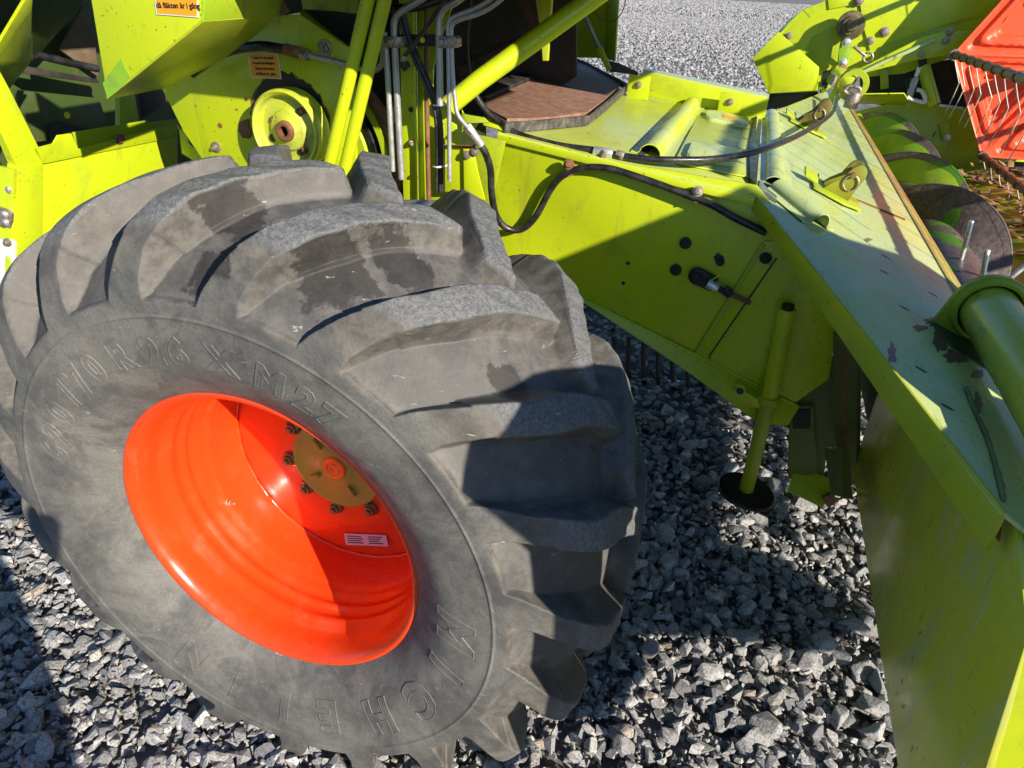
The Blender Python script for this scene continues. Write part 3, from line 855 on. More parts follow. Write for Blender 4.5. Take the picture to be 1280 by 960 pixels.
# shield box over the drives
YA = .34
f = P3((82, -190, YA), (262, -190, YA), (254, 27, YA), (134, 124, YA))
slab('shield_face', f, G, combine, .005, .003)
slab('shield_underside', P3((134.5, 124.5, YA), (254.5, 27.5, YA), (353, 20, .66), (322, 42, .66), (276, 76, .66), (205, 111, .66)), 'green_old', combine, .005, .002)
slab('shield_end', P3((254.5, 27, YA), (257, -8, YA), (356, -8, .66), (352, 19.5, .66)), 'flight', combine, .005, .002)
slab('chipped_edge', P3((338, 2, .655), (352, -3, .655), (363, 14, .655), (352, 20, .655), (339, 18, .655)), 'rust', combine, .003, .001, off=.004)
slab('bare_patch', P3((129, 104, YA), (143, 84, YA), (152, 73, YA), (157, 85, YA), (163, 96, YA), (150, 112, YA), (135, 123.5, YA)), 'flight', combine, .0006, 0, off=.0012)
slab('upper_crossmember', PY(.86, (345, -30), (470, -30), (470, 40), (440, 62), (378, 14), (345, 20)), 'dark', combine, .03, .002)
slab('flaked_plate', PY(.85, (372, -30), (448, -30), (446, 18), (420, 14), (378, 12)), paint('flaked_paint', (.35, .42, .02), (.06, .035, .02), 1.0, 2.0, .5, .8, dirtc=(.05, .03, .02)), combine, .01, .002)
# instruction stickers
def sticker(y, quad, lines, size, flip=False, towards=None):
    pts = PY(y, *quad)
    bm = bmesh.new(); n = bm_slab(bm, pts, .0008, .0, off=.002)
    base = obj('warning_sticker', bm, 'white', combine, 0)
    c = sum(pts, Vector()) / 4
    ins = [p + (c - p) * .07 for p in pts]
    bm = bmesh.new(); bm_slab(bm, ins, .0006, 0, off=.0027)
    obj('sticker_field', bm, 'label', base, 0)
    bm = bmesh.new()
    xd = (pts[1] - pts[0]).normalized(); yd = (pts[0] - pts[3]).normalized(); yd = (yd - xd * yd.dot(xd)).normalized()
    h = (pts[0] - pts[3]).length
    for i, s in enumerate(lines):
        put_text(bm, s, size, c + n * .0032 + yd * (h * .5 - h * (i + .95) / (len(lines) + .6)), xd, yd, extrude=.0001, bold=.0004)
    obj('sticker_lettering', bm, 'ink', base, 0)
sticker(YA, ((190, -34), (249, -34), (249, 22), (196, 18)), ('Luckan \u00e4r ett skydd.', '\u00d6ppna inte luckan', 'd\u00e5 fl\u00e4kten \u00e4r i g\u00e5ng'), .0135)
YW = .75
sticker(YW, ((310, 66.5), (348.5, 67), (352.5, 99), (315, 97)), ('Luckan \u00e4r ett skydd.', 'Avsedd skydds\u00e5tg\u00e4rd.', '\u00d6ppna inte luckan', 'd\u00e5 fl\u00e4kten \u00e4r i g\u00e5ng'), .0078)

# wall with the pulley
slab('pulley_wall', PY(YW, (200, 106), (262, 60), (330, 20), (375, 18), (434, 58), (443, 100), (446, 240), (330, 245), (262, 213), (229, 164)), G, combine, .008, .002)
slab('wall_flange', P3((375, 17, YW), (434, 57, YW), (436, 66, YW + .1), (430, 52, YW + .1), (378, 12, YW + .1)), 'green_old', combine, .004)
for u, v, r in ((270, 184, .010), (406, 60, .013)):
    bolt('wall_bolt', PY(YW - .001, (u, v))[0], NY, 'steel', combine, r, .008, True, .006)
for u, v, r in ((307.5, 124, .005), (296, 137, .003), (275, 157, .007)):
    hole(PY(YW - .0005, (u, v))[0], NY, r, combine, 'rust')
hole(PY(YW - .0005, (307, 161))[0], NY, .016, combine)
slab('torn_tab', PY(YW, (300, 152), (311, 148), (312, 158), (318, 164), (312, 173), (304, 172), (299, 163)), 'rust', combine, .002, .0, off=.004)
def pulley():
    c = PY(YW, (362, 160))[0]
    rng = random.Random(4)
    bm = bmesh.new()                                             # torn opening behind the pulley
    vs = []
    for i in range(72):
        a = i / 72 * 2 * math.pi
        r = .118 + rng.uniform(-.004, .004) + (.010 if .5 < a < 2.3 else 0) * rng.random()
        vs.append(c + Vector((r * math.cos(a) + .004, -.0015, r * math.sin(a) * 1.04 + .004)))
    bm_slab(bm, vs, .003, 0)
    obj('pulley_opening', bm, 'black', combine, 0)
    bm = bmesh.new()
    vs2 = []
    for i in range(72):
        a = i / 72 * 2 * math.pi
        r = .1195 + rng.uniform(.0, .007); vs2.append(c + Vector((r * math.cos(a) + .004, -.001, r * math.sin(a) * 1.04 + .004)))
    bm_slab(bm, vs2, .003, 0)
    obj('torn_rim', bm, 'rust', combine, 0)
    c2 = PY(YW - .05, (360, 163))[0]
    prof = [(.020, -.012), (.024, -.012), (.026, -.010), (.047, -.004), (.052, .004), (.056, .006), (.078, .006), (.083, .002), (.086, -.012), (.093, -.018), (.099, -.014), (.1005, -.004),
            (.094, .006), (.092, .016), (.099, .026), (.1005, .036), (.095, .042), (.02, .042)]
    p = lathe('drive_pulley', prof, c2, paint('rusty_pulley_paint', (.44, .52, .02), (.46, .50, .10), .8, 1.9, .4, .55, dirtc=(.16, .10, .03)), combine, 72, smooth=30)
    lathe('pulley_hub', [(.013, -.004), (.013, -.020), (.020, -.021), (.0245, -.019), (.026, -.010), (.026, .01)], c2, 'rust', p, 40, smooth=30)
    hole(c2 + Vector((0, .012, 0)), NY, .0195, p, 'black', 'shaft_bore')
    for a in (52, 165, 205, 300):
        q = c2 + Vector((.058 * math.cos(rad(a)), .003, .058 * math.sin(rad(a))))
        if a in (52, 205, 300):
            hole(q, NY, .010, p)
        bolt('pulley_bolt', q + Vector((.012, 0, .006)), NY, 'rust', p, .006, .006)
pulley()
# pair of stay tubes in front of the wall
tube('stay_tube', PY(.62, (463, -14), (408, 220)), .0148, G, combine, 16, 1)
tube('stay_tube', PY(.635, (484, -14), (429, 220)), .0150, G, combine, 16, 1)
# big guarded belt pulley behind
cb = PY(.82, (398, 196))[0]
lathe('belt_disc', [(.02, .0), (.150, .0), (.158, .012), (.165, .012), (.168, .03)], cb, 'green_old', combine, 90, smooth=30)
lathe('drive_belt', [(.168, .0), (.184, -.004), (.188, .006), (.188, .03), (.168, .034)], cb, 'hose', combine, 90, smooth=30)
lathe('belt_guard', [(.205, -.01), (.222, -.01), (.222, .04), (.205, .04), (.205, -.01)], cb, 'green_old', combine, 90, smooth=30)
lathe('guard_edging', [(.223, .0), (.240, -.006), (.243, .03), (.223, .034), (.223, .0)], cb, 'rust', combine, 90, smooth=30)
# hose and rod across the wall
tube('hydraulic_hose', PY(.70, (240, 92), (268, 72), (292, 62), (326, 57.5), (346, 60), (360, 62)), .0115, 'hose', combine, 12)
cyl('hose_ferrule', *PY(.70, (357, 61.5), (377, 67)), .0135, 'rust', combine)
cyl('hose_nut', *PY(.70, (376, 66.5), (386, 69)), .0145, 'steel', combine, n=6)
tube('steel_line', PY(.70, (384, 68.5), (432, 80), (455, 87), (468, 88), (477, 80), (479, 62), (479, 45)), .0065, 'zinc', combine, 10)

# ------------------------------------------------------------------ upright with its pipes and cables
slab('front_post', PY(.76, (498, -10), (517, -10), (521, 250), (504, 250)), G, combine, .004, .002)
slab('post_web', P3((517.2, -10, .76), (520, -10, .80), (524, 250, .80), (521.2, 250, .76)), G, combine, .004, .001)
slab('post_channel', P3((520, -10, .80), (529, -10, .80), (533, 250, .80), (524, 250, .80)), 'green_old', combine, .004, .001)
slab('back_sheet', PY(.84, (529, 55), (546, 55), (541, 90), (541, 126), (560, 126), (562, 250), (533, 250)), G, combine, .004)
slab('wedge_plate', PY(.83, (532, -10), (572, -10), (553, 42), (540, 92), (533, 92)), 'green_old', combine, .004)
hole(PY(.7595, (513.5, 137))[0], NY, .0065, combine)
bolt('post_bolt', PY(.758, (514, 178))[0], (NY + NX * .6), 'steel', combine, .0075, .012, False, .006)
tube('rusty_rod', PY(.78, (533, -10), (533.5, 132), (536, 250)), .0062, 'rust', combine, 10, 2)
YP = .68
def pipe(pts, r=.0066, y=YP, mat='zinc', name='hydraulic_pipe'):
    return tube(name, PY(y, *pts), r, mat, combine, 12, 5)
pipe([(481, 40), (482, 60), (485.5, 110), (491, 214)])
pipe([(560, -22), (522, 2), (502, 14), (494.5, 22), (492.5, 34), (493.5, 60), (496, 110), (502, 224)], .0075)
pipe([(640, -60), (577, -3), (558, 8), (550, 18), (548.5, 32), (549, 60), (550, 132)], .0078)
pipe([(660, -38), (606, 4), (570, 20), (561.5, 27), (560, 40), (561, 90), (562, 226)], .0052)
pipe([(664, -34), (612, 10), (573, 25), (565, 32), (564, 44), (565.5, 90), (568, 118), (572, 143), (585, 160)], .0052)
bm = bmesh.new()
bm_slab(bm, PY(YP + .03, (498, 43), (548, 43), (548, 58), (498, 58)), .006, .001)
strap = obj('pipe_strap', bm, 'dark', combine, 30)
for q in (((480, 45.5), (500.5, 46), (501, 60), (481, 60)), ((544, 45), (568, 45), (570.5, 49), (570.5, 58), (566, 60.5), (547, 60))):
    slab('pipe_clamp', PY(YP - .012, *q), 'steel', combine, .03, .003)
for u, v in ((553, 52.5), (486, 52)):
    bolt('clamp_bolt', PY(YP - .013, (u, v))[0], NY, 'steel', combine, .0075, .006)
hole(PY(YP + .0295, (528, 50))[0], NY, .006, combine, 'yellow')
# cables
for k, dx in enumerate((-3.4, -1.2, 1.0, 3.2)):
    tube('electric_cable', PY(.70 + .004 * (k % 2), (500 + 1.3 * dx, 8), (508 + dx, 40), (520 + dx, 72), (534 + dx, 104), (545 + dx * .9, 132), (549 + dx, 165), (549.5 + dx, 200), (549 + dx, 240)), .0046, 'hose', combine, 8, 5)
for v in (131, 208):
    lathe('cable_tie', [(.0125, -.0), (.0140, -.0), (.0140, .0), ], Vector(), 'tie', combine, 8) if False else None
    a, b = PY(.699, (541.5, v + .5), (556.5, v - .5))
    bm = bmesh.new(); bm_tube(bm, [a + Vector((0, .012, 0)), a, a + (b - a) * .5 + Vector((0, -.010, 0)), b, b + Vector((0, .012, 0))], .0024, 6, 5)
    obj('cable_tie', bm, 'tie', combine, 50)
tube('sensor_cable', PY(.66, (566, -20), (553, 4), (530, 38), (506, 70)), .0046, 'hose', combine, 8)
slab('cable_plug', PY(.66, (502, 76), (508, 78), (510, 83), (504, 90), (498, 80)), 'dark', combine, .014, .002)
cyl('plug_neck', *PY(.66, (506, 70), (503.5, 76)), .006, 'steel', combine)
tube('top_hose', PY(.70, (478, 12), (510, 10), (545, 2), (600, -20)), .010, 'hose', combine, 10)
# brackets at the foot of the post
slab('post_bracket', PY(.80, (556, 148), (570, 156), (575, 184), (592, 188), (602, 240), (556, 240)), G, combine, .004)
slab('post_gusset', PY(.79, (579, 186), (590, 186), (606, 250), (580, 250)), G, combine, .004)
slab('bracket_ledge', P3((555, 182, .78), (594, 183, .78), (594, 187, .84), (555, 186, .84)), 'rust', combine, .003)
for u, v in ((583, 194), (593, 190)): bolt('bracket_bolt', PY(.788, (u, v))[0], NY, 'steel', combine, .007, .007)
slab('hanger_plate', PY(.83, (577, 137), (580, 143), (605, 147), (612, 154), (584, 153), (577, 166)), 'green_old', combine, .004)
slab('side_gusset', PY(.86, (594, 168), (632, 176), (615, 250), (596, 250)), 'green_old', combine, .004)

# ------------------------------------------------------------------ dark intake housing, big tube, tray
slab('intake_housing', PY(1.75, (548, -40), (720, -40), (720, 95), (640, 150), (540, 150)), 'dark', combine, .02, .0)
box('cab_floor', (.42, 1.55, 2.02), (2.1, 1.16, .05), 'dark', combine)
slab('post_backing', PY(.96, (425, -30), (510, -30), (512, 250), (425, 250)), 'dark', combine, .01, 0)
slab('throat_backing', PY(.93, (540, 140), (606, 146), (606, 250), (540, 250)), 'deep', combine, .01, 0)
box('interior_shade_roof', (-1.72, 1.25, 1.97), (2.1, 1.6, .03), 'deep', combine)  # added roof out of view, keeps light out of the body's inside
slab('brace_shade_slab', [Vector((.83, .50, 1.815)), Vector((1.45, .50, 2.13)), Vector((1.45, .50, 2.40)), Vector((.83, .50, 2.05))], 'dark', combine, .03, .002)  # added slab above the view, shaped to shade the brace tube
def wall_shade():  # added slab out of view, its edge set to shade the pulley wall and tubes
    o = [(-.62, .37), (.60, .37), (.52, .50), (.42, .62), (.40, 1.9), (-.62, 1.9)]
    slab('wall_shade_slab', [Vector((x, y, 1.735)) for x, y in o], 'dark', combine, .03, .003)
wall_shade()
bm = bmesh.new()
bm_slab(bm, PY(1.55, (573, 82), (652, 46), (660, 66), (575, 101)), .02, .002)
beam = obj('intake_beam', bm, plain('reddish_beam', (.06, .03, .022), .7), combine, 30)
for i in range(20):
    t = i / 19
    u0, v0 = 574 + t * 78, 82 - t * 36
    slab('beam_tooth', PY(1.545, (u0, v0 - 5), (u0 + 2.2, v0 - 6), (u0 + 2.2, v0 + 1), (u0, v0 + 2)), 'dark', beam, .01, 0)
for u, v in ((597, 79), (624, 68), (650, 56)): hole(PY(1.549, (u, v))[0], NY, .010, beam)
tube('thin_cable', PY(1.2, (590, -8), (588, 20), (585, 45), (586, 75), (590, 97)), .003, 'hose', combine, 6)
slab('weathered_strut', PY(1.5, (668, -10), (690, -10), (687, 30), (684, 76), (678, 76), (676, 40)), 'green_old', combine, .02)
slab('brown_strut', PY(1.55, (640, -10), (668, -10), (674, 34), (668, 40)), plain('brown_plate', (.05, .028, .022), .7), combine, .02)
tube('brace_tube', P3((560, 133, .82), (600, 100, .86), (757, -14, 1.02)), .0245, G, combine, 24, 1)
# plates of the far side seen past the intake
slab('far_side_plate', PY(2.25, (662, 24), (728, -12), (772, -12), (768, 76), (748, 72), (700, 72), (690, 60)), G, combine, .01)
slab('far_edge_plate', P3((758, -12, 2.25), (773, -12, 2.12), (768, 77, 2.12), (756, 72, 2.25)), G, combine, .006)
tube('stay_rod', PY(2.1, (728, 12), (742, 44), (752, 66)), .008, 'zinc', combine, 8, 2)
slab('rod_bracket', PY(2.05, (745, 62), (752, 58), (764, 86), (759, 90)), 'green_old', combine, .01)
tube('far_lever', PY(2.0, (690, 48), (706, 58), (716, 64)), .010, 'green_old', combine, 8, 2)
slab('far_rubber', P3((759, 76, 2.1), (772, 79, 2.1), (796, 90, 2.1), (797, 95, 2.1), (776, 91, 2.1), (762, 90, 2.1)), 'strip', combine, .02)
tube('far_wire', PY(2.1, (741, 8), (752, 25), (768, 26), (779, 12), (783, -8)), .0022, 'rust', combine, 6)

def tray():
    TP = ((.10, 0, 1), 0.0)
    a = on((0, 1, 0), .94, 640, 150); d = Vector(TP[0]).dot(a); TP = (Vector(TP[0]), d)
    outer = [(606, 133), (614, 142), (632, 153), (658, 152), (737, 145), (760, 128), (786, 105), (772, 97), (757, 90), (735, 78), (719, 72), (706, 66.5), (660, 86), (604, 108)]
    plate_ = [(606, 131), (603, 112), (645, 99), (690, 82), (712, 73), (742, 84), (757, 93), (776, 104), (756, 124), (734, 140), (690, 146), (658, 148), (634, 148), (616, 139)]
    tr = slab('stone_tray', PN((TP[0], TP[1] - .010), *plate_), 'tray', combine, .01, .001)
    pts = PN(TP, *outer)
    bm = bmesh.new()
    n = Vector((.10, 0, 1)).normalized()
    L = len(pts); c = sum(pts, Vector()) / L
    inn = [p + (c - p).normalized() * .016 for p in pts]
    rows = [[p - n * .026 for p in pts], pts, inn, [p - n * .008 for p in inn]]
    R = [[bm.verts.new(p) for p in row] for row in rows]
    for A, B in zip(R, R[1:]):
        for i in range(L): bm.faces.new((A[i], A[(i + 1) % L], B[(i + 1) % L], B[i]))
    bmesh.ops.recalc_face_normals(bm, faces=bm.faces[:])
    bmesh.ops.bevel(bm, geom=bm.edges[:], offset=.002, segments=2, affect='EDGES')
    obj('tray_rim', bm, 'strip', tr, 35)
    slab('tray_back', PN((TP[0], TP[1] + .002), (604, 108), (706, 66.5), (718, 75), (645, 104), (601, 123)), 'dark', tr, .012, .002)
    # bare bright scratch
tray()
#==FEEDER==

# ------------------------------------------------------------------ feeder house
YF = .90
NF = (Vector((.127, 0, 1)), 1.31 + .127 * .83)           # its sloping top
nf = NF[0].normalized()
def FT(*uv): return PN(NF, *uv)
fte = lambda x, y: Vector((x, y, 1.31 + .127 * .83 - .127 * x))
slab('feeder_side', PY(YF, (604, 176), (628, 178.5), (750, 200), (845, 215), (946, 232), (1000, 300), (1045, 416), (1036, 474), (994, 504), (880, 448), (735, 376), (665, 342), (604, 300)), G, combine, .008, .002)
slab('feeder_edge', [fte(.17, .888) - up * .004, fte(.83, .888) - up * .004, fte(.83, .888) - up * .022, fte(.17, .888) - up * .022], G, combine, .006, .002)
slab('feeder_flange', P3((733, 375, YF - .004), (880, 447, YF - .004), (1000, 508, YF - .004), (985, 532, YF - .03), (950, 530, YF - .03), (850, 458, YF - .03), (720, 372, YF - .03), (650, 335, YF - .02)), G, combine, .006, .002)
tube('flange_bead', PY(YF - .006, (735, 377), (880, 448.5), (996, 507)), .0045, G, combine, 8, 2)
slab('feeder_nose_plate', PY(YF - .006, (955, 302), (1000, 300), (1045, 416), (1036, 474), (994, 503), (868, 441)), G, combine, .004, .0012)
slab('seam_strip', PY(YF - .0095, (952, 305), (957, 306), (873, 445), (868, 441)), 'green_old', combine, .003, .001)
slab('second_seam', PY(YF - .0088, (970, 322), (971.5, 323), (888, 445), (886.5, 444)), 'dark', combine, .001, .0)
for u, v in ((846, 305 - 1), (856.5, 304.5), (844.5, 338), (957, 323)):
    if u == 846: continue
    bm = bmesh.new(); p = PY(YF - .010, (u, v))[0]
    bm_cyl(bm, p + Vector((0, .008, 0)), p, .0150, n=22, bev=.001)
    bm_cyl(bm, p, p + NY * .006, .0105, n=6, bev=.001)
    bm_cyl(bm, p, p + NY * .014, .0055, n=12, bev=.001)
    bmesh.ops.recalc_face_normals(bm, faces=bm.faces[:])
    obj('panel_nut', bm, 'dark', combine, 35)
for u, v, r in ((785, 329, .0052), (779, 354, .0052), (766, 413, .006), (819, 434, .005), (835, 442, .005), (887, 447, .003)):
    y = YF - .001 if v < 400 else YF - .022
    hole(PY(y, (u, v))[0], NY, r, combine)
slab('latch_plate', PY(YF - .004, (892, 322), (897, 316), (905, 322), (905, 328), (900, 333), (895, 329)), 'black', combine, .004, .001)
bolt('latch_bolt', PY(YF - .008, (900, 327.5))[0], NY, 'dark', combine, .007, .012, True)
# tensioner with its threaded rod
def tensioner():
    bm = bmesh.new()
    a, b = PY(YF - .020, (871, 346), (893, 357))
    d = (b - a).normalized(); w = Vector((d.z, 0, -d.x))
    pts = []
    for i in range(13):
        t = math.pi / 2 + math.pi * i / 12; pts.append(a + (d * math.cos(t) + w * math.sin(t)) * .022)
    pts += [b - w * .020, b + w * .020]
    bm_slab(bm, pts, .014, .003)
    t_ = obj('tensioner', bm, 'black', combine, 35)
    cyl('tensioner_pivot', a + NY * .001, a + NY * .016, .012, 'dark', t_, n=24)
    e = PY(YF - .024, (884, 354), (898, 360.5))
    cyl('tensioner_clevis', e[0], e[1], .0125, 'silver', t_, n=16, bev=.002)
    g = PY(YF - .024, (897, 360), (912, 367), (938, 379))
    cyl('tensioner_neck', g[0], g[1], .008, 'dark', t_)
    cyl('threaded_rod', g[1], g[2], .0062, 'rust', t_)
    q = PY(YF - .024, (905, 362), (914, 368))
    cyl('lock_nut', q[0], q[1], .0125, 'black', t_, n=6)
    tube('straw_bit', PY(YF - .045, (889, 351), (894, 347), (900, 344.5)), .0016, 'yellow', t_, 5, 2)
tensioner()
# hoses on the feeder side with their clips
hp = [(588, 163), (598, 178), (607, 192), (613, 212), (614.5, 240), (619, 266), (628, 281), (640, 287.5), (655, 285), (670, 270), (685, 242), (697, 225), (711, 215.5), (732, 209.5), (760, 210.5), (790, 219), (825, 231), (865, 246), (890, 256), (922, 274), (958, 291)]
tube('feeder_hose', P3(*[(u, v, .78 + min(.095, .012 * i)) for i, (u, v) in enumerate(hp)]), .0092, 'hose', combine, 12, 6)
cyl('hose_fitting', *P3((583, 157, .765), (590, 166, .77)), .0125, 'steel', combine, n=6)
cyl('hose_coupling', *P3((589.5, 165, .77), (602, 182, .785)), .0105, 'silver', combine, n=16, bev=.002)
for u, v in ((711, 214), (869.5, 248)):
    bm = bmesh.new()
    c = PY(YF - .020, (u, v))[0]
    bm_slab(bm, PY(YF - .032, (u - 3.5, v - 8), (u + 3.5, v - 8), (u + 4, v + 6), (u - 3, v + 7)), .03, .003)
    cl = obj('hose_clip', bm, 'rust', combine, 35)
    bolt('clip_bolt', PY(YF - .028, (u + (0 if u < 800 else 3), v - 9))[0], (NY + Vector((.1, 0, .25))), 'steel' if u > 800 else 'rust', cl, .0085, .010)
th = [(590, 108), (596, 122), (604, 134), (618, 149), (640, 164), (660, 172), (700, 182), (744, 188)]
tube('top_feeder_hose', P3(*[(u, v, .92) for u, v in th]), .0088, 'hose', combine, 12, 6)
cyl('tee_fitting', *P3((742, 188, .915), (766, 192.5, .915)), .0115, 'silver', combine, n=18, bev=.002)
cyl('tee_branch', *P3((753, 190, .91), (755, 195.5, .895)), .0075, 'steel', combine)
cyl('tee_nut', *P3((770, 192, .915), (780, 195, .915)), .0105, 'steel', combine, n=6)
th2 = [(764, 192, .915), (775, 194.5, .915), (812, 199, .925), (850, 200, .95), (890, 199, 1.0), (930, 193, 1.10), (962, 184, 1.25), (1000, 168, 1.62), (1030, 150, 2.3), (1043, 136, 3.0), (1047, 116, 3.7)]
tube('top_feeder_hose', P3(*th2), .0088, 'hose', combine, 12, 6)
# top sheet with its fittings
fte = lambda x, y: Vector((x, y, 1.31 + .127 * .83 - .127 * x))
slab('feeder_top', [fte(.17, .893), fte(.83, .893), fte(.83, 2.14), fte(.10, 2.30), fte(.10, 1.2)], 'top', combine, .006)
fl = FT((800, 118), (955, 152))
slab('far_flange', [fl[0], fl[1], fl[1] + up * .085, fl[0] + up * .085], G, combine, .006, .002)
b0, b1 = fl[0] + up * .085, fl[1] + up * .085
slab('flange_top', [b0, b1, b1 + Vector((0, .11, 0)), b0 + Vector((0, .11, 0))], 'hood', combine, .004, .001, off=.001)
for u, v in ((800, 110), (913, 131)):
    p = FT((u, v + 14))[0]
    slab('flange_tab', [p + Vector((-.05, -.008, .0)), p + Vector((.03, -.008, .0)), p + Vector((.03, -.008, .082)), p + Vector((-.05, -.008, .082))], G, combine, .004, .001)
    bolt('tab_bolt', p + Vector((-.01, -.012, .05)), NY, 'steel', combine, .008)
slab('edge_upstand', P3((604, 146, .93), (634, 154, .92), (632, 164, .90), (604, 156, .91)), G, combine, .004)
# half-round stiffener across the top
def halfround(name, a, b, r, n, mat, parent, flange=.03, th=.003, k=1.0):
    """folded stiffener: arch with a flange each side, laid from a to b on a sheet with normal n"""
    t = (b - a).normalized(); w = n.cross(t).normalized(); n = t.cross(w).normalized() * (1 if t.cross(w).dot(n) > 0 else -1)
    prof = [(-r - flange, .001)] + [(-r - .004, .001)] + [(-r * .92, .2 * r)] + [(-r * math.cos(x), r * k * math.sin(x)) for x in np.linspace(.45, math.pi - .45, 9)] + [(r * .92, .2 * r), (r + .004, .001), (r + flange, .001)]
    bm = bmesh.new()
    lay = []
    for p in (a, b):
        lay.append(([bm.verts.new(p + w * x + n * (h + th)) for x, h in prof], [bm.verts.new(p + w * x + n * h) for x, h in prof]))
    (A, A2), (B, B2) = lay
    for i in range(len(prof) - 1):
        bm.faces.new((A[i], A[i + 1], B[i + 1], B[i])); bm.faces.new((A2[i + 1], A2[i], B2[i], B2[i + 1]))
        bm.faces.new((A[i + 1], A[i], A2[i], A2[i + 1])); bm.faces.new((B[i], B[i + 1], B2[i + 1], B2[i]))
    bmesh.ops.recalc_face_normals(bm, faces=bm.faces[:])
    return obj(name, bm, mat, parent, 40)
a, b = FT((864, 133), (811, 196))
halfround('top_stiffener', a, b, .030, nf, 'top', combine, .02)
slab('recess_strip', FT((847, 134), (853, 135), (806, 195), (798, 193)), plain('blue_grey_steel', (.06, .07, .08), .25), combine, .002, 0, off=.003)
slab('access_cover', FT((872, 146), (948, 160), (938, 224), (842, 205)), 'top', combine, .004, .0015, off=.006)
def rounded(pts, r=.2, k=4):
    out = []
    L = len(pts)
    for i in range(L):
        p0, p1, p2 = pts[i - 1], pts[i], pts[(i + 1) % L]
        a = p1.lerp(p0, r); b = p1.lerp(p2, r)
        for j in range(k + 1):
            t = j / k; out.append((1 - t) ** 2 * a + 2 * t * (1 - t) * p1 + t * t * b)
    return out
for q in (((883, 142), (934, 153), (933, 164), (880, 152)), ((864, 182), (924, 193), (918, 212), (855, 203))):
    slab('cover_handle', rounded(FT(*q)), 'hood', combine, .014, .004, off=.018)
slab('grease_mark', FT((901, 150), (916, 153), (917, 157), (902, 154)), 'label', combine, .001, 0, off=.0195)
slab('rubber_seal', FT((941, 152), (951, 153), (944, 238), (936, 226), (935, 190)), 'hose', combine, .01, .002, off=.012)
# far lower side of the feeder house and its closed front
slab('feeder_far_side', PY(2.12, (640, 178), (955, 150), (1010, 300), (1000, 420), (850, 380), (700, 300)), G, combine, .008)
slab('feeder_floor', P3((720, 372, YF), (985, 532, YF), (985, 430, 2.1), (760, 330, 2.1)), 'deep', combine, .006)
# support leg
def leg():
    YL = YF - .055
    a, m, e, q = PY(YL, (984.5, 386), (962, 497), (966, 490), (933, 612))
    l = cyl('support_leg', a, m + (m - a) * .05, .0215, G, combine, n=24)
    cyl('leg_cap', a + (a - m).normalized() * .012, a, .015, 'dark', l, n=20)
    cyl('leg_shank', m - (m - a) * .05, q, .0195, 'green_old', l, n=24)
    cyl('leg_collar', m + (a - m) * .02, m + (m - a) * .06, .0275, 'green_old', l, n=24)
    d = (q - m).normalized()
    c = q
    lathe_pts = [(.001, .0), (.078, .0), (.082, .004), (.082, .010), (.001, .014)]
    bm = bmesh.new()
    x, y = Vector((1, 0, 0)), Vector((0, 1, 0))
    tilt = Matrix.Rotation(rad(6), 3, 'Y')
    rings = []
    for r, z in lathe_pts:
        rings.append([bm.verts.new(c + tilt @ Vector((r * math.cos(t), r * math.sin(t), -z))) for t in np.linspace(0, 2 * math.pi, 40, False)])
    for A, B in zip(rings, rings[1:]):
        for i in range(40): bm.faces.new((A[i], A[(i + 1) % 40], B[(i + 1) % 40], B[i]))
    bmesh.ops.recalc_face_normals(bm, faces=bm.faces[:])
    obj('leg_foot', bm, 'black', l, 35)
    slab('leg_bracket', PY(YL + .02, (920, 480), (930, 483), (952, 498), (950, 510), (938, 510), (917, 494)), G, l, .02, .002)
    hole(PY(YL + .0195, (925, 489))[0], NY, .010, l)
    slab('leg_ear', PY(YL - .005, (931, 490), (948, 499), (951, 512), (940, 507)), G, l, .03, .002)
leg()
# curved tines on a bar under the far side
YT = 2.2
bar = cyl('tine_bar', *PY(YT, (770, 477.5), (850, 480.5)), .020, 'silver', combine, n=20)
for i in range(8):
    u = 772 + i * 18.4
    tube('curved_tine', P3((u - 4, 420, YT + .02), (u - 5, 455, YT - .01), (u - 3, 482, YT - .03), (u + 3, 500, YT - .02), (u + 9, 497, YT + .01), (u + 13, 480, YT + .05)), .012, 'dark', bar, 8, 4)
    tube('tine_tip', P3((u, 494, YT - .031), (u + 4, 502, YT - .022), (u + 8, 499, YT - .0)), .0135, 'rust', bar, 8, 3)
#==HEADER==

# ================================================================== HEADER
header = thing('grain_header', 'lime green grain header with auger and red-orange tined reel, carried ahead of the combine', 'grain header', (1.5, 1.6, 0.4))
YE0, YE1, YH = -.08, 4.70, 4.85                                     # near and far end
HN = Vector((.38, 0, 1)).normalized()
A = PY(.90, (945, 245))[0]
HP = (Vector((.38, 0, 1)), Vector((.38, 0, 1)).dot(A))    # plane of the hood
def HD(*uv): return PN(HP, *uv)
def hz(x): return (HP[1] - .38 * x)
def hv(x, y, o=0): return Vector((x, y, hz(x))) + HN * o
HX = Vector((1, 0, -.38)).normalized()
B = HD((1255, 640))[0]
hood_pts = [hv(A.x, .90), hv(B.x, B.y), hv(1.30, YE0), hv(1.362, YE0), hv(1.362, YH - .1), hv(1.20, YH - .15), hv(A.x, 2.27)]
slab('hood', hood_pts, 'hood', header, .006, .002)
# rusty front edge of the hood
slab('hood_edge', [hv(1.336, YE0, .004), hv(1.390, YE0, -.006), hv(1.390, YH - .1, -.006), hv(1.336, YH - .1, .004)],
     paint('rusty_edge', (.34, .27, .04), (.24, .12, .05), 1.0, 1.8, .45, .8, dirtc=(.15, .08, .035)), header, .005, .001)
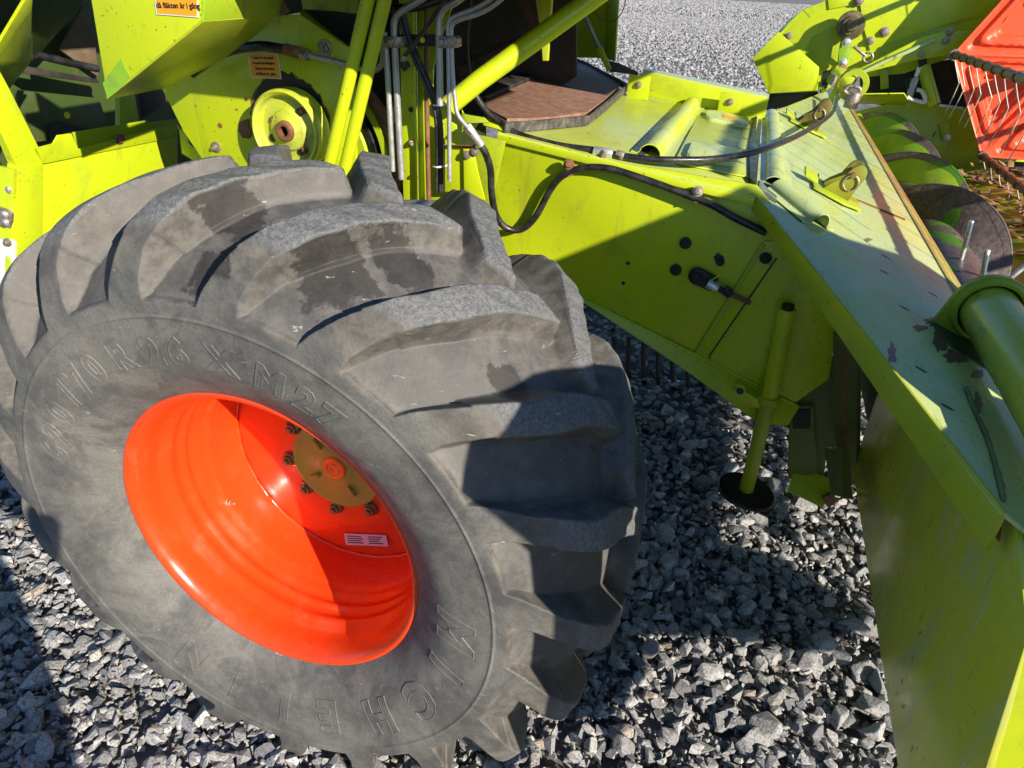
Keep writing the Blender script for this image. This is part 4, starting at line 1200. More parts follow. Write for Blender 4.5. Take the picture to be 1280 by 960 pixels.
# flange folded down along the hood's rear edge
def down(p, h=.058): return p + Vector((-.004, -.010, -h))
slab('hood_flange', [A + Vector((0, -.002, .001)), B + Vector((0, -.002, .001)), down(B), down(A, .03)], 'green_old', header, .005, .003)
slab('hood_flange', [hv(A.x - .003, .90), hv(A.x - .003, 2.27), hv(A.x - .003, 2.27, -.05), hv(A.x - .003, .90, -.05)], 'green_old', header, .004, .001)
slab('hood_flange', [hv(A.x, 2.275), hv(1.20, YH - .145), hv(1.2, YH - .145, -.05), hv(A.x, 2.275, -.05)], 'green_old', header, .004, .001)
bpts = HD((957, 262), (1036, 364), (1148, 502), (1250, 628))
# folded stiffeners
p, q = HD((963, 147), (966, 236))
halfround('hood_stiffener', p, q, .030, HN, 'hood', header, .03)
p2, q2 = HD((969, 240), (1022, 284))
halfround('hood_stiffener', p2, q2, .030, HN, 'hood', header, .03, k=1.1)
slab('rear_strip', [hv(A.x + .002, .93, .002), hv(A.x + .05, .93, .002), hv(A.x + .05, 2.25, .002), hv(A.x + .002, 2.25, .002)], plain('worn_blue_grey_strip', (.07, .085, .075), .35, 0, .5, 9, alt=(.28, .36, .30)), header, .003, .001, off=.002)
slab('hood_seam', [hv(*HD((1038, 236))[0].xy, .001), hv(*HD((1040, 238))[0].xy, .001), hv(*HD((1131, 276))[0].xy, .001), hv(*HD((1131, 274))[0].xy, .001)], 'rust', header, .002, 0, off=.0012)
for u, v in ((1107, 321), (1105, 340), (1166, 368), (1151, 462), (1184, 509), (1130, 385)):
    pp = HD((u, v))[0]
    bm = bmesh.new(); bm_slab(bm, [pp + Vector((math.cos(t) * .011, math.sin(t) * .004, 0)) - Vector((0, 0, math.cos(t) * .011 * .38)) for t in np.linspace(0, 6.28, 14, False)], .003, 0, off=.0008)
    obj('slot_hole', bm, 'black', header, 0)
# scars along the hood where the paint has gone
tube('weld_ridge', [hv(*HD(q_)[0].xy, .0025) for q_ in ((1206, 486), (1217, 515), (1232, 548), (1246, 595), (1253, 628))], lambda t: .0040 + .0009 * math.sin(t * 61) + .0006 * math.sin(t * 143), paint('scarred_weld', (.26, .34, .04), (.10, .07, .03), .9, 2.2, .45, .8, dirtc=(.06, .045, .03)), header, 8, 5)
# bare, rusted and grimy patches worn through the hood paint
stain = paint('rust_brown_stain', (.17, .16, .055), (.15, .09, .04), 1.0, 1.6, .5, .7, dirtc=(.07, .05, .03))
slate = plain('bare_slate_patch', (.045, .055, .075), .45, 0, .4, 40)
def blotch(u, v, ru, rv, seed, mat):
    rng = random.Random(seed); pts = []
    ph = [(rng.uniform(.1, .35), rng.randint(2, 9), rng.uniform(0, 6.3)) for _ in range(6)]
    for i in range(64):
        a = i / 64 * 2 * math.pi
        k = 1 + sum(A_ * math.sin(n_ * a + p_) for A_, n_, p_ in ph) * .5 + rng.uniform(-.1, .1)
        pts.append((u + ru * math.cos(a) * max(.25, k), v + rv * math.sin(a) * max(.25, k)))
    P_ = HD(*pts)
    bm = bmesh.new(); bm_slab(bm, P_, .0008, 0, off=.0008)
    obj('worn_patch', bm, mat, header, 0)
for q_ in ((1178, 420, 13, 16, 1, stain), (1196, 446, 15, 8, 2, stain), (1168, 402, 10, 6, 3, stain), (1115, 442, 5, 11, 4, slate), (1150, 410, 8, 4, 6, stain), (1222, 505, 5, 14, 8, stain), (1085, 300, 5, 2, 9, stain), (1222, 468, 8, 5, 12, stain)):
    blotch(*q_)
# paired ears with their pins
mossy = paint('mossy_ear_paint', (.30, .33, .02), (.10, .07, .02), 1.0, 1.8, .5, .6, dirtc=(.06, .04, .02))
def ear(u, v, h=.085, s=1.0):
    base = HD((u, v))[0]
    bx = Matrix((HX, Vector((0, 1, 0)), HN)).transposed()
    bm = bmesh.new()
    bm_slab(bm, [base + bx @ Vector(p) for p in ((-.07 * s, -.085, .003), (.02 * s, -.095, .003), (.075 * s, -.06, .003), (.07 * s, .07, .003), (-.07 * s, .075, .003))], .006, .002, off=.008)
    e = obj('hinge_base', bm, 'green_old', header, 35)
    for k, dy in enumerate((-.042, .030)):
        pr = [(-.045, .006), (.035, .006), (.034, .040), (.036, .066)] + [(.014 + .022 * math.cos(t), .072 + .022 * math.sin(t)) for t in np.linspace(.2, 2.9, 7)] + [(-.012, .050), (-.030, .030)]
        bm = bmesh.new(); bm_slab(bm, [base + bx @ Vector((x * s, dy, z * h / .085)) for x, z in pr], .010, .002)
        obj('hinge_ear', bm, mossy, e, 35)
    c = base + bx @ Vector((.004, 0, .066 * h / .085))
    cyl('hinge_pin', c + Vector((0, -.050, 0)), c + Vector((0, .045, 0)), .0085, 'rust', e, n=14)
    ring = [c + Vector((.020 * math.cos(t), -.046, .022 * math.sin(t) - .022)) for t in np.linspace(0, 6.28, 14)]
    tube('pin_ring', ring, .0022, 'steel', e, 6, 2)
    pp = base + bx @ Vector((-.085 * s, .0, .012))
    slab('hinge_wing', [base + bx @ Vector(p) for p in ((-.060, -.02, .012), (-.105, -.035, .02), (-.115, .01, .035), (-.065, .03, .03))], 'green_old', e, .006, .002)
ear(1042, 244, .10, 1.05)
ear(1008, 160, .12, 1.15)
# back panel with its weld line
XPN = 1.225
near = PX(XPN, (1284, 796), (1230, 966))
slab('back_panel', [Vector((XPN, .86, .635)), Vector((XPN, .90, 1.15)), Vector((XPN - .01, B.y + .02, B.z - .012)), near[0] + Vector((0, 0, .0)), near[1], Vector((XPN, near[1].y + .02, .645))], 'panel', header, .008, .002)
tube('panel_weld', PX(XPN - .001, (1205, 626), (1214, 648), (1232, 690), (1248, 730), (1264, 783)), lambda t: .0022 + .0008 * math.sin(t * 90), 'rust', header, 6, 5)
slab('panel_gusset', P3((1232, 661, near[0].y + .16), (1256, 633, near[0].y + .165), (1270, 660, near[0].y + .14), (1262, 690, near[0].y + .12)), 'rust', header, .004, .001)
slab('back_panel', [Vector((XPN, 2.34, .64)), Vector((XPN, 2.34, 1.15)), Vector((XPN, YE1, 1.15)), Vector((XPN, YE1, .64))], 'panel', header, .008, .002)
# near end of the trough, in the sun
slab('end_plate', [near[1] + Vector((.003, 0, 0)), near[0] + Vector((.003, 0, 0)), Vector((1.40, near[0].y - .05, 1.06)), Vector((2.25, YE0 - .04, 1.06)), Vector((3.10, YE0 - .04, 1.04)), Vector((3.12, YE0 - .04, .93)), Vector((2.74, YE0 - .04, .77)), Vector((2.30, YE0 - .04, .71)), Vector((2.0, YE0 - .04, .66)), Vector((1.58, near[1].y - .04, .49)), Vector((1.33, near[1].y - .04, .46)), Vector((1.23, near[1].y - .004, .58))], G, header, .008, .002)
# frame round the mouth of the feeder house
slab('mouth_frame', P3((1041, 416, .86), (1072, 440, .84), (1070, 606, .84), (1052, 608, .86), (1040, 520, .88)), 'dark_olive', header, .02, .002)
slab('mouth_rib', P3((1055, 440, .79), (1060, 446, .79), (1058, 585, .79), (1052, 585, .79)), 'rust', header, .006, .002)
slab('mouth_plate', P3((980, 500, .95), (1036, 468, .95), (1046, 424, .95), (1060, 520, .95), (1056, 560, .95), (1034, 556, .95), (1030, 600, .95), (1012, 600, .95)), 'dark_olive', header, .01)
slab('mouth_skirt', P3((962, 510, 1.0), (1000, 508, 1.0), (1008, 548, 1.0), (978, 530, 1.0)), 'rust', header, .01)
box('beam', (1.33, 2.3, .70), (.10, 4.6, .10), 'deep', header)
# channel and skid below the mouth
ch = slab('latch_channel', PY(.93, (987, 508), (1017, 508), (1022, 592), (985, 600)), 'dark_olive', header, .05, .004)
slab('channel_lining', PY(.925, (991, 512), (1013, 512), (1013, 536), (991, 536)), 'dark', ch, .004, .001)
slab('skid_plate', P3((995, 583, .95), (1045, 600, .92), (1048, 612, .92), (1028, 634, .86), (984, 613, .88)), G, header, .006, .002)
slab('skid_bracket', P3((1028, 622, .86), (1043, 616, .87), (1046, 628, .87), (1036, 636, .86)), 'rust', header, .01, .002)
slab('skid_post', PX(1.14, (1030, 560), (1050, 560), (1054, 622), (1038, 618)), 'dark_olive', header, .02, .002)

# tube carried in a flanged bracket on the hood
def carrier():
    base = HD((1166, 404), (1238, 444))
    yb = base[0].y
    c = PY(yb, (1236, 388))[0]
    bottom = [base[0], Vector((base[1].x, yb, hz(base[1].x)))]
    r = .070
    top = [c + Vector((r * math.cos(t), 0, r * math.sin(t))) for t in np.linspace(-.15, math.pi * .93, 22)]
    pts = [bottom[0], bottom[1] + Vector((.03, 0, -.01))] + top
    br = slab('tube_bracket', pts, 'green_old', header, .014, .003)
    bm = bmesh.new()
    bm_lathe(bm, [(.0555, -.004), (.0560, -.014), (.0625, -.015), (.067, -.008), (.068, .0), (.060, .0)], Vector((c.x, yb, c.z)), 60)
    bmesh.ops.recalc_face_normals(bm, faces=bm.faces[:])
    obj('bracket_flange', bm, 'green_old', br, 35)
    lathe('tube_gap', [(.0555, -.0035), (.050, -.0030)], Vector((c.x, yb, c.z)), 'black', br, 48)
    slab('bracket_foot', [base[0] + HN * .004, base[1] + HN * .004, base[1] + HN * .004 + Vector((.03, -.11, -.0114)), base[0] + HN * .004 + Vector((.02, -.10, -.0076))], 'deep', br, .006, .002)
    tb = bmesh.new()
    e = Vector((c.x, -.30, c.z))
    bm_cyl(tb, Vector((c.x, yb - .002, c.z)), e, .0505, n=64)
    bmesh.ops.recalc_face_normals(tb, faces=tb.faces[:])
    obj('cross_tube', tb, paint('streaked_tube_paint', (.46, .56, .02), (.48, .52, .10), .9, .8, .22, .25, .4, (1.2, .5, 1.2)), header, 50)
carrier()

# auger
AX, AZ, AR = 1.60, .81, .27
def auger():
    au = cyl('auger_tube', Vector((AX, YE0 + .02, AZ)), Vector((AX, YE1 - .02, AZ)), .125, 'worn', header, n=40)
    pitch = .72
    def flight(y0, y1, ph, sgn, mat):
        bm = bmesh.new()
        n = int(abs(y1 - y0) / pitch * 56)
        rows = []
        for i in range(n + 1):
            y = y0 + (y1 - y0) * i / n
            a = ph + sgn * 2 * math.pi * (y - y0) / pitch
            row = []
            for r in (.12, .16, .20, .24, AR):
                row.append(Vector((AX + r * math.cos(a), y, AZ + r * math.sin(a))))
            rows.append(row)
        th = .005
        V1 = [[bm.verts.new(p + Vector((0, -th / 2, 0))) for p in row] for row in rows]
        V2 = [[bm.verts.new(p + Vector((0, th / 2, 0))) for p in row] for row in rows]
        for i in range(n):
            for j in range(4):
                bm.faces.new((V1[i][j], V1[i + 1][j], V1[i + 1][j + 1], V1[i][j + 1]))
                bm.faces.new((V2[i][j], V2[i][j + 1], V2[i + 1][j + 1], V2[i + 1][j]))
            bm.faces.new((V1[i][4], V1[i + 1][4], V2[i + 1][4], V2[i][4]))
        bmesh.ops.recalc_face_normals(bm, faces=bm.faces[:])
        o = obj('auger_flight', bm, mat, au, 40)
        wb = bmesh.new()                                         # bare worn band along the outer edge
        for sg in (-1, 1):
            V_ = [[wb.verts.new(row[0].lerp(row[4], f_) + Vector((0, sg * .0035, 0))) for f_ in (.80 + .03 * math.sin(i_ * .9) + .03 * math.sin(i_ * .37), 1.0)] for i_, row in enumerate(rows)]
            for A_, B_ in zip(V_, V_[1:]): wb.faces.new((A_[0], A_[1], B_[1], B_[0]))
        bmesh.ops.recalc_face_normals(wb, faces=wb.faces[:])
        obj('worn_band', wb, 'worn', au, 40)
        rim = [row[4] for row in rows]
        tube('flight_edge', rim, .0045, 'worn', au, 6, 1)
    flight(2.10, 2.80, rad(275), 1, 'worn')
    flight(2.80, YE1 - .03, rad(275) + 2 * math.pi * .70 / pitch, 1, 'flight')
    flight(1.12, YE0 + .03, rad(20), 1, 'flight')
    # worn near turn of the far flight
    for k, (y, a) in enumerate(((1.25, 20), (1.36, 75), (1.48, 40), (1.58, 100), (1.70, 60), (1.82, 25), (1.92, 95))):
        d = Vector((math.cos(rad(a)), 0, math.sin(rad(a))))
        cyl('auger_finger', Vector((AX, y, AZ)) + d * .10, Vector((AX, y, AZ)) + d * .265, .0085, 'silver', au, n=10)
auger()
def trough():
    bm = bmesh.new()
    prof = [(AX + .285 * math.cos(t), AZ + .285 * math.sin(t)) for t in np.linspace(rad(172), rad(318), 16)] + [(2.00, .72), (2.22, .79), (2.40, .825)]
    a = [bm.verts.new((x, YE0, z)) for x, z in prof]; b = [bm.verts.new((x, YE1, z)) for x, z in prof]
    c = [bm.verts.new((x, YE0, z - .006)) for x, z in prof]; d = [bm.verts.new((x, YE1, z - .006)) for x, z in prof]
    for i in range(len(prof) - 1):
        bm.faces.new((a[i], a[i + 1], b[i + 1], b[i])); bm.faces.new((c[i + 1], c[i], d[i], d[i + 1]))
    bmesh.ops.recalc_face_normals(bm, faces=bm.faces[:])
    obj('trough', bm, 'green_old', header, 40)
trough()
# dry straw lying on the table
def straw():
    bm = bmesh.new(); rng = random.Random(3)
    for i in range(420):
        y = rng.uniform(1.3, 4.5); x = rng.uniform(2.05, 2.38)
        z = np.interp(x, [1.81, 2.0, 2.22, 2.4], [.635, .72, .79, .825]) + rng.uniform(.004, .05)
        a = rng.uniform(0, math.pi); l = rng.uniform(.03, .09); w = rng.uniform(.006, .03)
        d = Vector((math.cos(a), math.sin(a), rng.uniform(-.3, .5))).normalized(); s_ = d.cross(up).normalized() * w
        p = Vector((x, y, z)); m = p + d * l * .5 + up * rng.uniform(-.006, .010)
        v = [bm.verts.new(q) for q in (p - s_, p + s_, m + s_, m - s_, p + d * l)]
        bm.faces.new((v[0], v[1], v[2], v[3])); bm.faces.new((v[3], v[2], v[4]))
    o = obj('straw_litter', bm, 'straw', None, 0)
    o['kind'] = 'stuff'; o['label'] = 'brown straw and dry leaves lying on the header table'; o['category'] = 'straw'
straw()
kn = box('knife_bar', (2.42, 2.3, .832), (.06, 4.6, .03), 'steel', header)
for i in range(62):
    y = .02 + i * .0762
    if y > YE1 - .05: break
    slab('knife_guard', [Vector((2.40, y - .018, .85)), Vector((2.40, y + .018, .85)), Vector((2.52, y + .004, .86)), Vector((2.52, y - .004, .86))], 'dark', kn, .02, 0)

for i in range(15):
    y = .10 + i * .3048
    tube('crop_lifter', [Vector((2.44, y, .85)), Vector((2.62, y, .80)), Vector((2.90, y, .66)), Vector((3.08, y, .56)), Vector((3.02, y, .68)), Vector((2.80, y, .86))], .009, 'dark', header, 8, 4)
# far end: plates, drive arm and reel arm
YFE = YE1 + .02
slab('far_end_plate', PY(YFE, (973, 41), (1003, 12), (1030, 2), (1072, -22), (1280, -22), (1280, 60), (1206, 66), (1130, 92), (1086, 96), (1064, 90), (1026, 118), (1018, 92)), G, header, .01, .002)
slab('far_front_plate', PY(YFE - .012, (1071, -22), (1260, -22), (1250, 0), (1226, 20), (1172, 34), (1130, 49), (1087, 63), (1079, 32)), G, header, .008, .003)
slab('far_top_patch', PY(YFE - .010, (1034, -10), (1068, -10), (1070, 5), (1036, 12)), G, header, .006, .002)
slab('plate_crease', PY(YFE - .002, (1004, 12.5), (1006, 11.5), (1014, 21), (1012.5, 22)), 'green_old', header, .003, 0)
slab('far_edge_fold', P3((941, 73, YFE - .10), (985, 26, YFE + .25), (1004, 11, YFE + .25), (1004, 14, YFE + .02), (974, 42, YFE - .02)), 'green_old', header, .006)
slab('far_rear_flap', PY(YFE - .10, (940.5, 73), (973, 39.5), (1024, 84), (1022, 113), (961, 117)), G, header, .008, .003)
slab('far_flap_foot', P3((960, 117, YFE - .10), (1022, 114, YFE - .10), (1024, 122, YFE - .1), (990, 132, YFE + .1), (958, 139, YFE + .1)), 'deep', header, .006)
slab('far_drive_cover', PY(YFE - .004, (1008, 62), (1014, 47), (1044, 33), (1058, 25), (1060, 50), (1048, 80), (1030, 88), (1010, 72)), 'green_old', header, .004, .002)
for u, v, r in ((986, 45, .015), (1106, 40, .020), (1088, 51, .017), (1074, 0.5, .020)):
    bolt('far_bolt', PY(YFE - .016, (u, v))[0], NY, 'steel', header, r, .02)
da = slab('drive_arm', PY(YFE - .10, (1053, 40), (1068, 40), (1064, 62), (1060, 80), (1054, 85), (1047, 80), (1049, 62)), 'flight', header, .03, .006)
c = PY(YFE - .13, (1064, 32))[0]
lathe('drive_bearing', [(.001, -.04), (.03, -.04), (.036, -.02), (.055, -.018), (.060, .0), (.080, .004), (.086, .02), (.086, .06), (.001, .06)], c, plain('oily_bearing', (.10, .085, .04), .45, .3, .4, 20), da, 40, smooth=30)
for u, v in ((1058.5, 53), (1054, 78)): bolt('arm_bolt', PY(YFE - .132, (u, v))[0], NY, 'silver', da, .016, .018)
cyl('linch_pin', *PY(YFE - .10, (1067, 58), (1082, 70)), .010, 'steel', header)
rr = PY(YFE - .10, (1085, 72))[0]
tube('pin_loop', [rr + Vector((.028 * math.cos(t), 0, .028 * math.sin(t))) for t in np.linspace(0, 6.28, 16)], .008, 'steel', header, 8, 2)
slab('belt_gap', PY(YFE - .006, (1026, 118), (1029, 90), (1040, 86), (1034, 110)), 'black', header, .01, 0)
# reel arm on the far side
slab('reel_arm', PY(YFE - .14, (1060, 97), (1064, 91), (1112, 67), (1150, 48), (1176, 40), (1230, 38), (1230, 66), (1180, 70), (1150, 74), (1108, 84)), G, header, .06, .006)
tube('arm_edge', PY(YFE - .16, (1062, 98), (1104, 78), (1136, 64), (1168, 50)), .0135, 'hood', header, 8, 1)
for u, v in ((1187, 40), (1182, 51)): bolt('arm_bolt', PY(YFE - .145, (u, v))[0], NY, 'steel', header, .014, .02)
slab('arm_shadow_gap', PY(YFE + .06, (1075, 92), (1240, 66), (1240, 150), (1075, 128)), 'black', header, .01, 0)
slab('arm_upright', PY(YFE - .03, (1100, 86), (1110, 86), (1111, 110), (1101, 112)), 'green_old', header, .02, .002)
cyl('lift_ram', *P3((1154, 82, YFE - .10), (1168, 131, YFE - .14)), .038, G, header, n=24)
cyl('ram_eye', *P3((1152, 66, YFE - .10), (1154, 84, YFE - .10)), .024, 'dark', header)
bolt('ram_bolt', PY(YFE - .13, (1152, 68))[0], NY, 'steel', header, .020, .02)
cyl('lift_rod', *P3((1149, 84, YFE - .16), (1144, 98, YFE - .16)), .012, 'silver', header)
cyl('lift_valve', *P3((1144.5, 97, YFE - .16), (1136, 122, YFE - .16)), .022, 'zinc', header)
tube('valve_loop', PY(YFE - .17, (1143, 96), (1135, 100), (1133, 107), (1139, 111), (1146, 112)), .005, 'dark', header, 6)
tube('bent_handle', PY(YFE - .18, (1134, 121), (1139, 124), (1150, 127), (1156, 128), (1156, 122), (1152, 114), (1146, 112)), .012, 'white', header, 8, 3)
slab('white_strip', PY(YFE - .18, (1174, 130), (1205, 134), (1205, 137), (1174, 133)), 'white', header, .01, .001)
# divider side sheet behind the auger
slab('divider_sheet', PY(YFE - .03, (1062, 141), (1134, 125), (1200, 135), (1290, 152), (1290, 250), (1200, 262), (1085, 230)), G, header, .008, .002)
slab('divider_ledge', P3((1064, 130, YFE - .03), (1072, 118, YFE - .2), (1130, 117, YFE - .2), (1135, 125, YFE - .2), (1132, 131, YFE - .03)), G, header, .006, .002)
slab('divider_latch', PY(YFE - .06, (1174, 156), (1186, 152), (1190.5, 172), (1184, 178), (1178, 176)), G, header, .01, .002)
bolt('latch_wing', PY(YFE - .07, (1184, 172))[0], NY, 'silver', header, .014, .02)
slab('divider_slot', PY(YFE - .0305, (1165, 171), (1169, 164), (1170, 165), (1166, 172)), 'black', header, .002, 0)
slab('divider_foot', PY(YFE - .05, (1204, 228), (1290, 240), (1290, 262), (1206, 258)), G, header, .01, .002)
# far coupling on the hood
YK = 3.9
cp = cyl('lift_coupling', *P3((1042, 92, YK), (1062, 108, YK - .05)), .055, 'green_old', header, n=24, bev=.006)
cyl('coupling_boss', *P3((1046, 86, YK), (1053, 92, YK)), .04, 'rust', cp, n=18)
lathe('coupling_ring', [(.052, -.02), (.080, -.02), (.086, .0), (.086, .03), (.052, .03)], PY(YK - .06, (1066, 106))[0], 'green_old', cp, 36, smooth=30)
tube('coupling_link', PY(YK - .12, (1056, 112), (1062, 107), (1074, 110), (1074, 116), (1060, 117), (1055, 113)), .011, 'steel', cp, 8, 3)
cyl('coupling_post', *P3((1069, 116, YK - .1), (1062, 135, YK - .1)), .038, 'steel', cp, n=20)
tube('coupling_lever', PY(YK - .12, (1039, 107), (1042, 102), (1044, 96), (1045, 94)), .014, 'steel', cp, 8, 3)
for q in (((1036, 120), (1042, 112), (1046, 112), (1040, 134), (1034, 136)), ((1046, 114), (1052, 110), (1053, 120), (1047, 128)), ((1025, 110), (1029, 108), (1033, 114), (1028, 116))):
    slab('coupling_lug', PY(YK - .03, *q), G, cp, .03, .004)

# ------------------------------------------------------------------ reel
YR0, YR1 = .16, 4.40
C1, C2 = PY(YR1, (1190, 68), (1226, 196))
side = (C2 - C1).length; dr = (C2 - C1).normalized()
RC = (C1 + C2) / 2 + Vector((-dr.z, 0, dr.x)) * side * math.cos(rad(30)) * (1 if -dr.z > 0 else -1)
RR = side
a0 = math.atan2(C1.z - RC.z, C1.x - RC.x)
def reel_plate(y, face, turn=0.0, RC=RC, k_=1.0):
    ap = k_ * RR * math.cos(rad(30))
    nr, ns = 64, 48
    bm = bmesh.new()
    vmap = {}
    rings = []
    for i in range(1, nr + 1):
        ring = []
        for k in range(6):
            for j in range(ns):
                b = math.tan(rad(-30 + 60 * j / ns)); a_ = ap * i / nr; lat = a_ * b
                d = min(ap - a_, a_ * .5 - abs(lat) * .866)
                d3 = sorted((ap - a_, a_ * .5 - lat * .866, a_ * .5 + lat * .866))
                kk = .05
                h = max(kk - abs(d3[0] - d3[1]), 0) / kk; d = d3[0] - h * h * kk * .25   # rounded corners
                def st(lo, hi): t = min(1, max(0, (d - lo) / (hi - lo))); return t * t * (3 - 2 * t)
                dep = .022 * st(.030, .040) - .022 * st(.052, .062) + .018 * st(.080, .090) + .040 * st(.100, .116)
                if d < .004: dep -= .006
                if a_ < .05: dep = 0
                an = a0 + rad(30 + turn) + k * rad(60) + math.atan(b)
                rr = a_ / math.cos(math.atan(b))
                ring.append(bm.verts.new((RC.x + rr * math.cos(an), y + dep * face, RC.z + rr * math.sin(an))))
        rings.append(ring)
    N = 6 * ns
    for A_, B_ in zip(rings, rings[1:]):
        for i in range(N): bm.faces.new((A_[i], A_[(i + 1) % N], B_[(i + 1) % N], B_[i]))
    bm.faces.new(rings[0])
    bmesh.ops.recalc_face_normals(bm, faces=bm.faces[:])
    r = bmesh.ops.solidify(bm, geom=bm.faces[:], thickness=.004)
    bmesh.ops.recalc_face_normals(bm, faces=bm.faces[:])
    o = obj('reel_plate', bm, 'reel', header, 50)
    return o
reel_plate(YR1, 1)
reel_plate(YR0, -1, 0, RC + Vector((-.03, 0, -.10)), .74)
cyl('reel_shaft', Vector((RC.x, YR0 - .1, RC.z)), Vector((RC.x, YR1 + .12, RC.z)), .045, 'rust', header, n=24)
tine_m = plain('dull_tine_wire', (.36, .34, .31), .5, .2, .2, 40)
def tine_bm():
    bm = bmesh.new()
    coil = [Vector((0.0228 * math.cos(t), .009 * t / 6.28 - .010, 0.0228 * math.sin(t))) for t in np.linspace(0, 6.28 * 2, 28)]
    bm_tube(bm, coil, .0030, 5, 1)
    return bm
def tine2_bm():
    bm = bmesh.new()
    bm_tube(bm, [Vector((.0, 0, -.026)), Vector((.024, .0, -.075)), Vector((.064, .0, -.148))], .0028, 6, 2)
    bm_tube(bm, [Vector((.064, 0, -.148)), Vector((.057, .0, -.235)), Vector((.044, 0, -.325))], .0028, 6, 2)
    return bm
batm = plain('olive_brown_bat', (.13, .105, .045), .45, 0, .3, 14, alt=(.20, .08, .035))
coil0 = tine0 = None
for k in (0, 1, 2, 3, 5):
    an = a0 + rad(60) * k
    c = Vector((RC.x + RR * .985 * math.cos(an), 0, RC.z + RR * .985 * math.sin(an)))
    bat = cyl('reel_bat', c + Vector((0, YR0 - .02, 0)), c + Vector((0, YR1 + .03, 0)), .0200, batm, header, n=18)
    lathe('bat_clamp', [(.0225, -.02), (.032, -.02), (.032, .02), (.0225, .02)], c + Vector((0, YR1 - .02, 0)), 'steel', bat, 20, smooth=30)
    n = 40
    for i in range(n):
        y = YR1 - .075 - i * .19
        if y < YR0 + .05: break
        for nm, mk in (('tine_coil', 0), ('tine', 1)):
            if mk == 0:
                if coil0 is None: coil0 = obj('tine_coil', tine_bm(), 'rust', None, 50); o = coil0
                else: o = coil0.copy(); COL.objects.link(o)
            else:
                if tine0 is None: tine0 = obj('tine', tine2_bm(), tine_m, None, 50); o = tine0
                else: o = tine0.copy(); COL.objects.link(o)
            o.location = c + Vector((0, y, 0))
            o.rotation_euler = (0, rad(random.uniform(-3, 3)), rad(random.uniform(-5, 5)))
            attach(o, bat)
# added board out of view near the header end, outlined to shade the tyre
def tyre_shade_board():
    XM = 1.40
    k = lambda y, z: Vector((XM, y + .0, z))
    out = [(-.315, .50), (-.515, .50), (-.535, 1.30), (-.650, 1.485), (-.610, 1.558), (-.535, 1.605), (-.42, 1.588), (-.19, 1.505), (-.088, 1.44), (-.088, 1.24), (-.315, 1.20)]
    mb = slab('tyre_shade_board', [k(*p) for p in out], 'board', header, .012, .002)
    tube('board_stay', [k(-.12, 1.34) + Vector((.02, 0, 0)), Vector((1.6, .0, 1.34))], .02, G, mb, 10, 1)
tyre_shade_board()
# added sheet outside the frame, cut to shade the feeder house and hood
def feeder_shade_sheet():
    bm = bmesh.new()
    Y_ = .02
    for o in ([(1.50, 1.475), (1.78, 1.475), (1.92, 1.475), (2.95, 1.475), (3.02, 2.02), (2.516, 1.958), (2.277, 2.0), (2.197, 2.03), (2.067, 1.958), (1.755, 1.777), (1.56, 1.655)],
              [(1.44, 1.20), (1.62, 1.08), (2.60, 1.08), (2.80, 1.30), (2.90, 1.43), (1.47, 1.43)],
              [(1.47, 1.43), (1.78, 1.43), (1.78, 1.475), (1.50, 1.475)], [(1.92, 1.43), (2.90, 1.43), (2.95, 1.475), (1.92, 1.475)]):
        bm_slab(bm, [Vector((x, Y_, z)) for x, z in o], .006, 0)
    obj('feeder_shade_sheet', bm, G, header, 30)
feeder_shade_sheet()
#==REST==

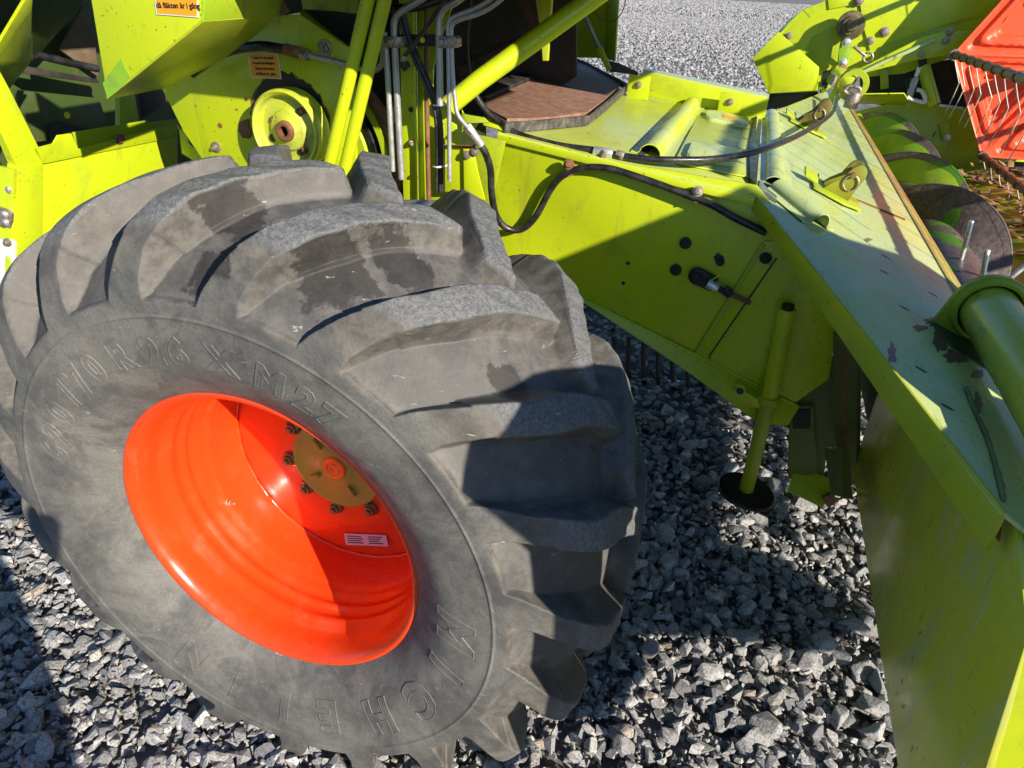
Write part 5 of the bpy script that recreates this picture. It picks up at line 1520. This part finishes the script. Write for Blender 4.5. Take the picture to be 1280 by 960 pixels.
# ------------------------------------------------------------------ the person taking the photograph, behind the camera
def photographer():
    V = {'pelvis': (.72, -1.18, .98), 'waist': (.72, -1.19, 1.12), 'chest': (.73, -1.18, 1.33), 'neck': (.73, -1.17, 1.50), 'head0': (.735, -1.14, 1.57), 'head1': (.74, -1.13, 1.66), 'head2': (.74, -1.14, 1.75),
         'hipl': (.62, -1.18, .93), 'kneel': (.60, -1.15, .52), 'anklel': (.60, -1.20, .09), 'toel': (.60, -1.06, .04),
         'hipr': (.82, -1.18, .93), 'kneer': (.84, -1.15, .52), 'ankler': (.85, -1.20, .09), 'toer': (.87, -1.06, .04),
         'shl': (.55, -1.17, 1.45), 'ell': (.50, -1.10, 1.20), 'wrl': (.62, -.98, 1.36), 'hal': (.66, -.97, 1.41),
         'shr': (.91, -1.17, 1.45), 'elr': (.98, -1.10, 1.22), 'wrr': (.96, -1.02, 1.36), 'har': (.95, -1.01, 1.41)}
    E_ = [('pelvis', 'waist'), ('waist', 'chest'), ('chest', 'neck'), ('neck', 'head0'), ('head0', 'head1'), ('head1', 'head2'),
          ('pelvis', 'hipl'), ('hipl', 'kneel'), ('kneel', 'anklel'), ('anklel', 'toel'), ('pelvis', 'hipr'), ('hipr', 'kneer'), ('kneer', 'ankler'), ('ankler', 'toer'),
          ('chest', 'shl'), ('shl', 'ell'), ('ell', 'wrl'), ('wrl', 'hal'), ('chest', 'shr'), ('shr', 'elr'), ('elr', 'wrr'), ('wrr', 'har')]
    Rr = {'pelvis': .15, 'waist': .14, 'chest': .16, 'neck': .06, 'head0': .07, 'head1': .095, 'head2': .075, 'hip': .115, 'knee': .088, 'ankle': .07, 'toe': .04, 'sh': .068, 'el': .045, 'wr': .032, 'ha': .04}
    names = list(V)
    me = bpy.data.meshes.new('person')
    me.from_pydata([V[n] for n in names], [(names.index(a), names.index(b)) for a, b in E_], [])
    o = bpy.data.objects.new('person', me); COL.objects.link(o)
    sk = o.modifiers.new('skin', 'SKIN')
    for i, n in enumerate(names):
        r = Rr.get(n) or Rr.get(n[:-1]) or .05
        me.skin_vertices[0].data[i].radius = (r, r * (.75 if n in ('pelvis', 'waist', 'chest') else 1))
    me.skin_vertices[0].data[0].use_root = True
    su = o.modifiers.new('smooth', 'SUBSURF'); su.levels = 1; su.render_levels = 1
    o.data.materials.append(M['cloth'])
    o['label'] = 'person in dark clothes standing behind the camera with both arms raised'
    o['category'] = 'person'
photographer()
